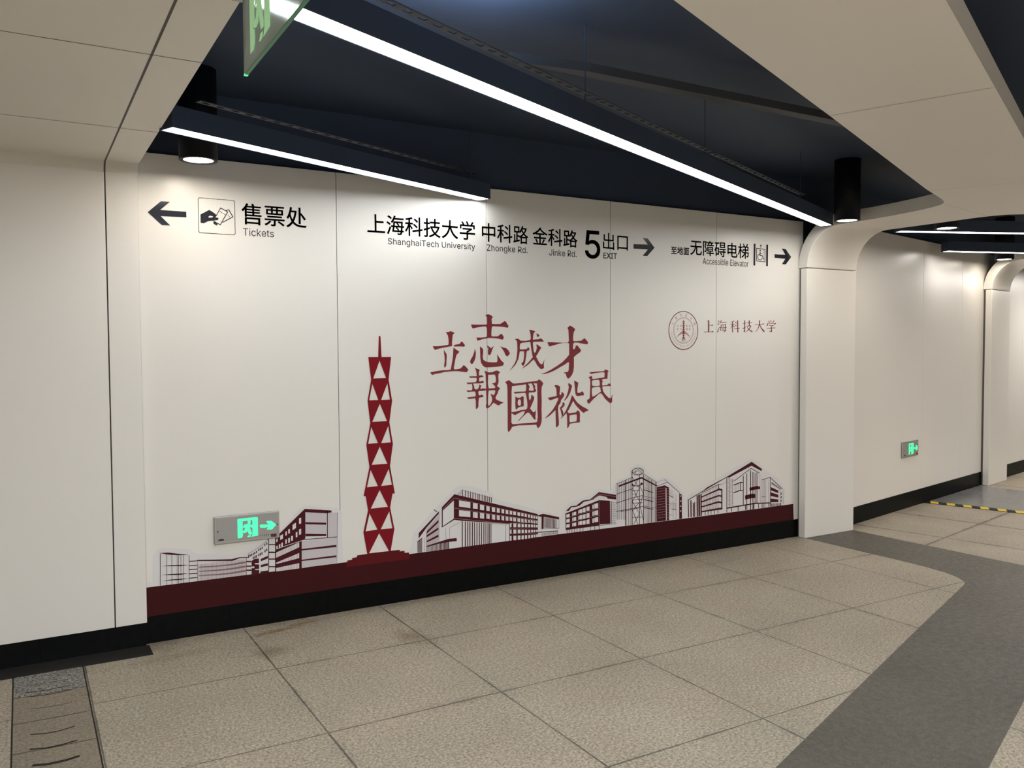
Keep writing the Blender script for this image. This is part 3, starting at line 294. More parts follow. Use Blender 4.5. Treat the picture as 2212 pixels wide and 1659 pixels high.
 'glass_tower_building': '6427,849 6996,981 7188,954 7194,625 7007,637 6996,618 6432,619;6452,621 6452,573 6459,572 6459,620;6485,621 6485,572 6493,572 6493,620;6530,621 6530,572 6538,571 6538,620;6572,621 6572,572 6580,571 6580,620;6617,620 6617,571 6624,570 6624,620;6667,620 6667,571 6675,570 6675,619;6717,620 6717,570 6725,570 6725,619;6846,620 6846,569 6853,568 6853,619;6918,620 6918,569 6926,568 6926,619;6993,629 6993,567 7003,566 7003,628;7007,618 7300,612 7299,616 7007,623;6433,883 6516,941 6685,940 6610,925 6526,926 6485,880;6611,943 6717,1001 6872,1006 6856,991 6738,983 6669,939;6839,1004 6996,1094 7300,1027 7300,961 7150,987 7128,1013 7007,1048 6942,1024 6888,994;6890,993 6901,1011 6897,1013 6886,995;7205,948 7205,624 7216,623 7216,947;7216,923 7300,913 7300,916 7216,926;7216,828 7300,818 7300,822 7216,832;7216,734 7300,723 7300,727 7216,737;7216,639 7300,628 7300,632 7216,643;7295,1184 7295,673 7300,673 7300,1184;7324,1193 7324,670 7333,669 7333,1192;7358,1200 7358,667 7363,666 7363,1200;7389,1208 7389,663 7394,663 7394,1208;7421,1216 7421,660 7426,659 7426,1216;7452,1225 7452,657 7458,656 7457,1224;7484,1233 7484,555 7489,555 7489,1232;7516,1241 7516,555 7521,555 7521,1240;7547,1249 7548,555 7553,555 7553,1248;7579,1257 7580,555 7585,554 7585,1257;7454,1228 7457,560 7469,559 7465,1227;7344,1160 7755,1249 8042,1103 8042,1085 7755,1225 7344,1135;7299,1182 7589,1256 7586,1261 7296,1187;7738,1289 7783,1295 8040,1144 8044,1148 7784,1301 7736,1295;8040,1146 8035,562 8040,562 8045,1146;7299,1033 7584,1085 7581,1092 7296,1040;7301,906 7589,954 7785,972 7783,980 7587,961 7298,914;7300,786 7785,811 7784,819 7299,794;7379,774 7716,795 7714,802 7377,781;7784,813 8037,768 8038,772 7785,817;7784,965 8036,905 8037,908 7785,969;7794,1055 7970,993 7974,1003 7798,1064;7794,910 7976,861 7979,871 7797,920;7795,791 7977,749 7979,759 7797,800;7790,1278 7791,563 7802,562 7800,1277;7822,1262 7823,562 7828,562 7827,1261;7851,1245 7853,562 7857,562 7856,1245;7872,1233 7873,562 7884,561 7882,1232;7898,1220 7899,562 7904,561 7903,1219;7922,1207 7923,562 7928,561 7926,1206;7939,1196 7940,562 7951,561 7949,1195;7966,1182 7968,561 7973,561 7971,1182;7992,1168 7994,561 7999,561 7997,1167;8015,1153 8016,562 8028,560 8027,1152;7576,1350 7580,565 7592,564 7588,1349;7715,1294 7716,560 7726,559 7724,1293;7786,1288 7793,565 7800,565 7793,1288;7584,1257 7710,1084 7583,903 7716,716 7608,573 7615,569 7725,715 7593,902 7719,1083 7591,1260;7716,1250 7589,1094 7721,890 7589,775 7688,566 7696,568 7599,773 7731,889 7598,1093 7723,1246;7722,1118 7786,1003 7722,835 7792,606 7800,607 7731,834 7794,1003 7730,1120;7588,1057 7720,1052 7720,1058 7588,1064;7588,1007 7680,1001 7680,1007 7588,1013;7588,925 7779,918 7778,925 7588,931;7583,877 7773,868 7772,875 7582,884;7588,671 7773,656 7773,663 7588,677;7788,1326 7784,1314 7775,1303 7759,1295 7739,1289 7715,1286 7689,1286 7663,1290 7639,1297 7618,1306 7603,1317 7594,1328 7591,1340 7594,1351 7603,1361 7618,1370 7639,1376 7663,1379 7689,1379 7715,1375 7739,1368 7759,1359 7775,1348 7784,1337 7788,1324 7798,1325 7794,1339 7783,1353 7765,1366 7742,1376 7716,1383 7689,1387 7661,1387 7635,1384 7613,1377 7595,1367 7584,1355 7580,1341 7584,1326 7595,1312 7613,1299 7635,1289 7661,1282 7689,1278 7716,1278 7742,1281 7765,1287 7783,1297 7794,1310 7798,1323;7597,1356 7678,1285 7681,1287 7601,1359;7661,1381 7776,1297 7779,1299 7664,1383;7782,1345 7678,1287 7681,1284 7785,1342;7724,1377 7609,1313 7612,1310 7727,1374;7594,1320 7784,1351 7783,1355 7593,1323;7654,1381 7637,1296 7641,1295 7659,1380;7565,1146 7611,1170 7599,1143 7668,1127 7732,1132 7743,1168 7781,1160 7778,1133 7691,1115 7605,1127;8042,1073 8192,1090 8276,1049 8278,560 8044,563;8044,1089 8251,1127 8481,950 8487,954 8253,1134 8041,1095;8043,1146 8197,1175 8257,1129 8259,1131 8198,1178 8042,1149;8196,1177 8196,1126 8199,1125 8199,1177;8475,946 8525,918 8529,559 8477,558;8280,927 8350,890 8356,898 8286,935;8326,716 8411,703 8412,712 8326,724;8278,635 8354,627 8354,632 8278,640;8284,808 8350,811 8410,788 8412,792 8350,816 8283,813',
 'glass_tower_building_window': '6441,833 6497,840 6497,790 6441,791;6539,848 6558,850 6558,804 6539,805;6563,853 6605,859 6605,808 6563,809;6639,869 6653,871 6653,825 6639,825;6658,878 6706,884 6706,830 6658,830;6714,890 6764,896 6764,835 6714,835;6777,903 6831,909 6831,848 6777,849;6880,924 6904,927 6904,866 6880,867;6913,934 6980,943 6980,870 6913,870;6441,764 6497,770 6497,721 6440,722;6539,778 6558,780 6557,730 6539,730;6563,779 6605,784 6605,730 6563,731;6639,790 6652,792 6652,740 6639,740;6658,795 6705,801 6705,742 6658,743;6714,802 6764,808 6764,745 6714,745;6777,811 6831,817 6830,751 6777,752;6880,829 6904,832 6904,769 6880,769;6913,834 6980,842 6980,772 6912,773;6440,694 6497,700 6496,651 6440,652;6538,702 6557,704 6557,656 6538,656;6563,703 6605,708 6605,656 6563,657;6639,714 6652,716 6652,662 6638,663;6658,713 6705,719 6705,663 6657,664;6714,716 6764,721 6764,661 6714,662;6777,722 6830,729 6830,663 6777,664;6880,731 6904,734 6904,668 6880,669;6912,736 6980,744 6980,674 6912,675;8208,1048 8218,563 8234,562 8224,1047;8492,911 8513,909 8513,892 8492,894;8492,835 8513,833 8513,816 8492,818;8492,759 8513,757 8513,740 8492,742;8492,685 8513,683 8513,666 8493,668',
 'glass_tower_building_tone': '6994,977 7000,619 7005,619 6998,976;6433,780 6997,863 6996,867 6432,783;6433,713 6997,765 6996,769 6432,716;6857,992 6997,1064 7299,998 7300,1003 6996,1070 6854,996;6900,994 6911,1018 6908,1019 6897,995;6944,995 6950,1020 6947,1020 6940,996;6987,997 6989,1022 6986,1022 6984,997;7031,998 7028,1023 7025,1024 7027,998;7074,1000 7068,1025 7065,1025 7071,999;7118,1001 7107,1027 7104,1027 7115,1001;7242,935 7242,625 7246,624 7246,935;7270,933 7270,622 7274,621 7274,932;7216,891 7300,881 7300,885 7216,895;7216,860 7300,850 7300,853 7216,863;7216,797 7300,786 7300,790 7216,800;7216,765 7300,755 7300,758 7216,769;7216,702 7300,692 7300,695 7216,706;7216,671 7300,660 7300,664 7216,674;7795,1090 7971,1015 7972,1018 7796,1093;7795,946 7977,883 7978,886 7797,949;7795,826 7977,771 7979,775 7797,829;8049,1043 8204,1050 8273,1027 8275,1031 8204,1054 8048,1047;8049,1004 8204,1010 8273,988 8275,992 8204,1015 8048,1008;8049,965 8204,971 8273,948 8275,952 8204,976 8048,969;8049,925 8204,932 8273,909 8275,913 8204,936 8048,930;8049,886 8204,892 8273,869 8275,874 8204,897 8048,891;8049,847 8204,853 8274,830 8275,834 8205,858 8048,852;8050,808 8204,814 8274,790 8276,795 8205,819 8049,813;8050,769 8204,774 8274,751 8276,755 8205,779 8049,774;8050,730 8205,735 8274,711 8276,716 8205,740 8049,735;8050,691 8205,696 8274,672 8276,676 8205,700 8049,696;8050,652 8205,656 8274,632 8276,637 8205,661 8049,656;8050,613 8205,617 8274,593 8276,597 8205,622 8049,617;8284,1014 8352,984 8354,987 8286,1016;8285,793 8411,776 8411,779 8286,796;8284,993 8352,964 8354,966 8286,996;8286,774 8411,759 8411,762 8286,777;8284,972 8352,943 8354,945 8286,975;8286,755 8411,742 8411,745 8286,758;8284,952 8352,922 8354,925 8286,954;8286,736 8411,725 8411,728 8286,739;8408,938 8409,560 8414,560 8413,938;8360,943 8361,565 8365,565 8363,942',
 'film3': '8529,553 8586,824 8644,890 8878,976 9165,1087 9238,1100 9483,1199 9859,1328 9974,1353 10143,1289 10223,1199 10436,1079 10543,1022 10694,857 10749,765 10752,539 9612,543',
 'gabled_building': '8646,826 8653,562 8670,560 8663,824;8695,818 8701,562 8722,560 8716,817;8747,775 8750,560 8769,559 8766,774;8772,784 8776,560 8791,559 8787,783;8819,881 8826,558 8849,556 8843,879;8852,891 8859,560 8892,557 8886,888;8896,898 8903,559 8919,557 8911,897;8638,830 8967,949 9021,982 9459,1123 9975,1313 10199,1184 10200,1146 9975,1250 9490,1099 9444,1108 8985,944 8644,819;8914,854 9281,949 9346,931 9347,904 9281,921 8914,837;9327,933 9349,931 9351,615 9329,617;8915,784 9270,849 9343,834 9343,812 9270,824 8915,761;8915,705 9270,753 9344,730 9344,709 9271,725 8915,686;8915,632 9265,647 9351,643 9351,615 9265,617 8916,612;8911,902 8916,559 8927,558 8922,901;8931,908 9270,1008 9323,997 9325,1005 9268,1017 8926,916;9263,1011 9264,936 9279,935 9277,1010;9325,1002 9438,1036 9436,1039 9323,1005;8990,622 8990,559 9001,558 9001,621;9050,622 9050,559 9061,558 9061,621;9110,621 9111,559 9121,558 9121,620;9180,620 9181,559 9192,558 9191,619;9253,620 9254,560 9265,559 9264,619;9435,1109 9439,559 9451,557 9447,1108;9562,1078 9569,635 9574,635 9567,1077;9563,1073 9592,1033 9595,1034 9566,1074;9593,1031 9963,1204 10149,1116 10154,1123 9962,1214 9587,1038;9787,1103 9790,646 9804,645 9801,1102;9863,1133 9867,629 9881,628 9877,1132;9944,1176 9950,537 9967,535 9961,1174;9997,1152 10003,541 10017,540 10012,1151;10045,1132 10050,630 10062,629 10057,1132;10086,1136 10091,636 10104,635 10099,1135;9592,966 9737,996 9786,992 9786,1007 9733,1011 9584,981;9592,846 9737,872 9785,862 9788,877 9735,887 9585,861;9725,1005 9726,882 9740,881 9739,1003;9933,903 10095,917 10167,902 10164,859 10095,865 9936,854;9833,789 9992,803 10067,788 10064,727 9993,733 9839,723;9450,635 10045,651 10403,625 10403,608 10045,633 9450,615;9540,631 9541,559 9553,558 9553,630;9678,634 9679,559 9692,557 9691,632;9840,637 9840,558 9858,556 9857,636;9873,637 9873,557 9884,556 9883,636;9956,639 9956,557 9968,556 9967,638;10014,640 10015,556 10025,555 10025,639;10030,641 10031,556 10041,555 10040,640;10127,632 10128,556 10141,555 10140,631;10206,625 10207,555 10220,554 10219,624;10239,622 10240,555 10250,554 10249,621;10269,619 10269,555 10281,554 10280,618;10360,610 10360,554 10375,553 10375,609;10395,607 10396,554 10406,553 10406,606;10204,1002 10388,1030 10672,812 10681,818 10391,1039 10200,1011;10387,1033 10398,559 10410,558 10399,1032;10425,954 10425,916 10436,915 10436,953;10444,942 10445,906 10455,905 10455,942;10464,931 10464,896 10475,895 10475,930;10483,919 10484,886 10494,885 10494,918;10503,907 10503,876 10514,875 10514,907;10522,896 10523,866 10534,865 10533,895;10542,884 10542,856 10553,855 10553,883;10562,872 10562,846 10573,845 10572,872;10581,861 10582,835 10592,834 10592,860;10601,849 10601,825 10612,824 10612,848;10621,837 10621,815 10632,814 10632,836;10408,872 10579,802 10578,760 10409,819;10404,788 10579,733 10578,687 10405,728;10404,687 10580,656 10579,612 10404,627;10636,766 10654,759 10655,724 10637,726;10637,708 10655,701 10655,666 10638,668;10638,646 10655,638 10656,609 10638,610;10618,825 10627,556 10631,555 10622,825;10418,604 10419,549 10431,548 10431,603;10445,603 10446,549 10458,548 10457,602;10472,601 10472,550 10485,548 10484,600;10499,600 10499,550 10511,549 10511,598;10526,598 10526,550 10538,549 10538,597;10553,596 10553,550 10565,549 10565,595;10580,595 10580,551 10592,549 10592,594;10607,593 10607,551 10619,550 10619,592;10634,591 10634,551 10646,550 10646,590;10194,739 10295,721 10296,727 10195,745',
 'gabled_building_tone': '8717,760 8821,765 8819,770 8716,766;8717,716 8821,720 8819,725 8716,721;8718,667 8821,671 8820,676 8716,672;8718,604 8821,608 8820,613 8717,609;8947,845 8947,791 8953,790 8953,844;8947,767 8948,710 8954,709 8953,767;8948,690 8948,633 8954,633 8954,689;8947,928 8947,870 8952,869 8952,928;8978,852 8978,796 8984,796 8984,851;8978,773 8979,714 8985,713 8984,772;8979,693 8979,634 8985,634 8985,692;8978,936 8978,877 8983,876 8983,936;9009,858 9009,801 9015,801 9015,858;9009,778 9010,718 9016,717 9015,777;9010,696 9010,636 9016,635 9016,696;9009,944 9009,884 9014,884 9014,944;9040,865 9040,807 9046,806 9046,865;9041,783 9041,722 9047,721 9047,782;9041,700 9041,637 9047,636 9047,699;9040,952 9041,892 9045,891 9045,952;9071,872 9072,812 9078,811 9077,872;9072,788 9072,726 9078,725 9078,788;9072,703 9073,638 9079,637 9078,703;9071,960 9072,899 9077,899 9076,959;9103,879 9103,817 9109,817 9109,879;9103,793 9104,729 9110,729 9109,793;9104,707 9104,639 9110,639 9110,706;9103,968 9103,906 9108,906 9108,967;9134,886 9134,823 9140,822 9140,885;9135,799 9135,733 9141,733 9141,798;9135,710 9135,640 9142,640 9141,709;9134,976 9134,914 9139,913 9139,975;9165,893 9166,828 9172,828 9171,892;9166,804 9166,737 9172,737 9172,803;9167,713 9167,642 9173,641 9173,713;9165,983 9166,921 9171,921 9170,983;9197,900 9197,833 9203,833 9203,899;9197,809 9198,741 9204,741 9204,809;9198,717 9199,643 9205,642 9204,716;9197,991 9197,929 9202,928 9202,991;9228,907 9229,839 9235,838 9235,906;9229,814 9230,745 9236,745 9235,814;9230,720 9230,644 9236,643 9236,720;9228,999 9229,936 9234,936 9233,999;9260,914 9261,844 9267,844 9266,913;9261,820 9261,749 9267,749 9267,819;9261,724 9262,645 9268,645 9267,723;9260,1007 9261,944 9265,943 9265,1007;9458,1089 9564,1067 9565,1070 9459,1093;9459,1068 9564,1047 9565,1051 9459,1072;9459,1048 9565,1028 9565,1032 9459,1051;9459,1027 9565,1009 9565,1012 9459,1031;9459,1006 9565,989 9565,993 9460,1010;9459,986 9565,970 9566,974 9460,989;9459,965 9565,951 9566,954 9460,969;9460,945 9566,931 9566,935 9460,948;9460,924 9566,912 9566,916 9460,928;9460,903 9566,893 9566,896 9460,907;9460,883 9566,873 9566,877 9460,886;9460,862 9566,854 9566,858 9460,866;9461,841 9566,834 9566,838 9460,845;9461,821 9567,815 9566,819 9461,824;9461,800 9567,796 9566,799 9461,804;9461,779 9567,776 9567,780 9461,783;9461,759 9567,757 9567,761 9461,762;9462,738 9567,738 9567,741 9461,742;9462,717 9568,718 9567,722 9461,721;9462,697 9568,699 9567,703 9461,700;9462,676 9568,679 9567,683 9461,680;9462,655 9568,660 9567,664 9461,659;9493,1102 9499,636 9505,635 9499,1101;10156,1110 10167,638 10172,638 10161,1110;10202,1003 10206,644 10211,643 10208,1002;9619,976 9620,867 9625,867 9624,976;9654,984 9655,874 9660,873 9659,983;9689,991 9690,880 9695,879 9695,990;10235,1009 10239,641 10244,640 10240,1009;10261,1007 10265,638 10270,638 10267,1007;10288,1005 10291,636 10297,635 10293,1005;10354,1000 10358,629 10363,629 10359,999;10685,800 10692,569 10697,568 10690,800',
 'es_pane': '-341,128 343,133 340,-133 -343,-124',
 'es_door': '-109,102 -101,109 101,110 114,100 112,-99 43,-105 43,-100 54,-84 55,81 -53,79 -54,-5 -55,-24 -67,-32 -72,-46 -56,-53 -53,-71 -56,-92 -68,-105 -107,-106',
 'es_man': '35,60 34,54 30,48 24,45 18,44 11,46 5,51 2,57 1,64 2,71 6,76 12,80 18,80 25,78 31,74 34,67;-20,42 8,45 28,39 53,20 57,-3 39,1 23,10 27,-14 47,-64 46,-78 15,-77 -3,-32 -6,-29 -11,-48 -33,-55 -67,-46 -64,-30 -39,-28 -28,-8 -27,8 -48,3 -48,18 -36,37;-6,-103 10,-86 35,-86 33,-101 14,-106',
 'es_arrow': '134,12 143,18 235,13 205,45 221,53 263,50 317,2 271,-46 248,-47 208,-41 234,-18 141,-16',
 'es_badge': '-320,-110 -304,-92 -256,-94 -258,-113',
 'es_window': '255,-99 320,-99 320,-136 256,-132',
 'es_marks': '137,-97 145,-97 145,-108 137,-108;159,-97 167,-97 167,-108 159,-108;181,-97 189,-97 189,-109 181,-109;203,-97 211,-97 211,-109 203,-109;225,-97 233,-97 233,-109 225,-109',
}
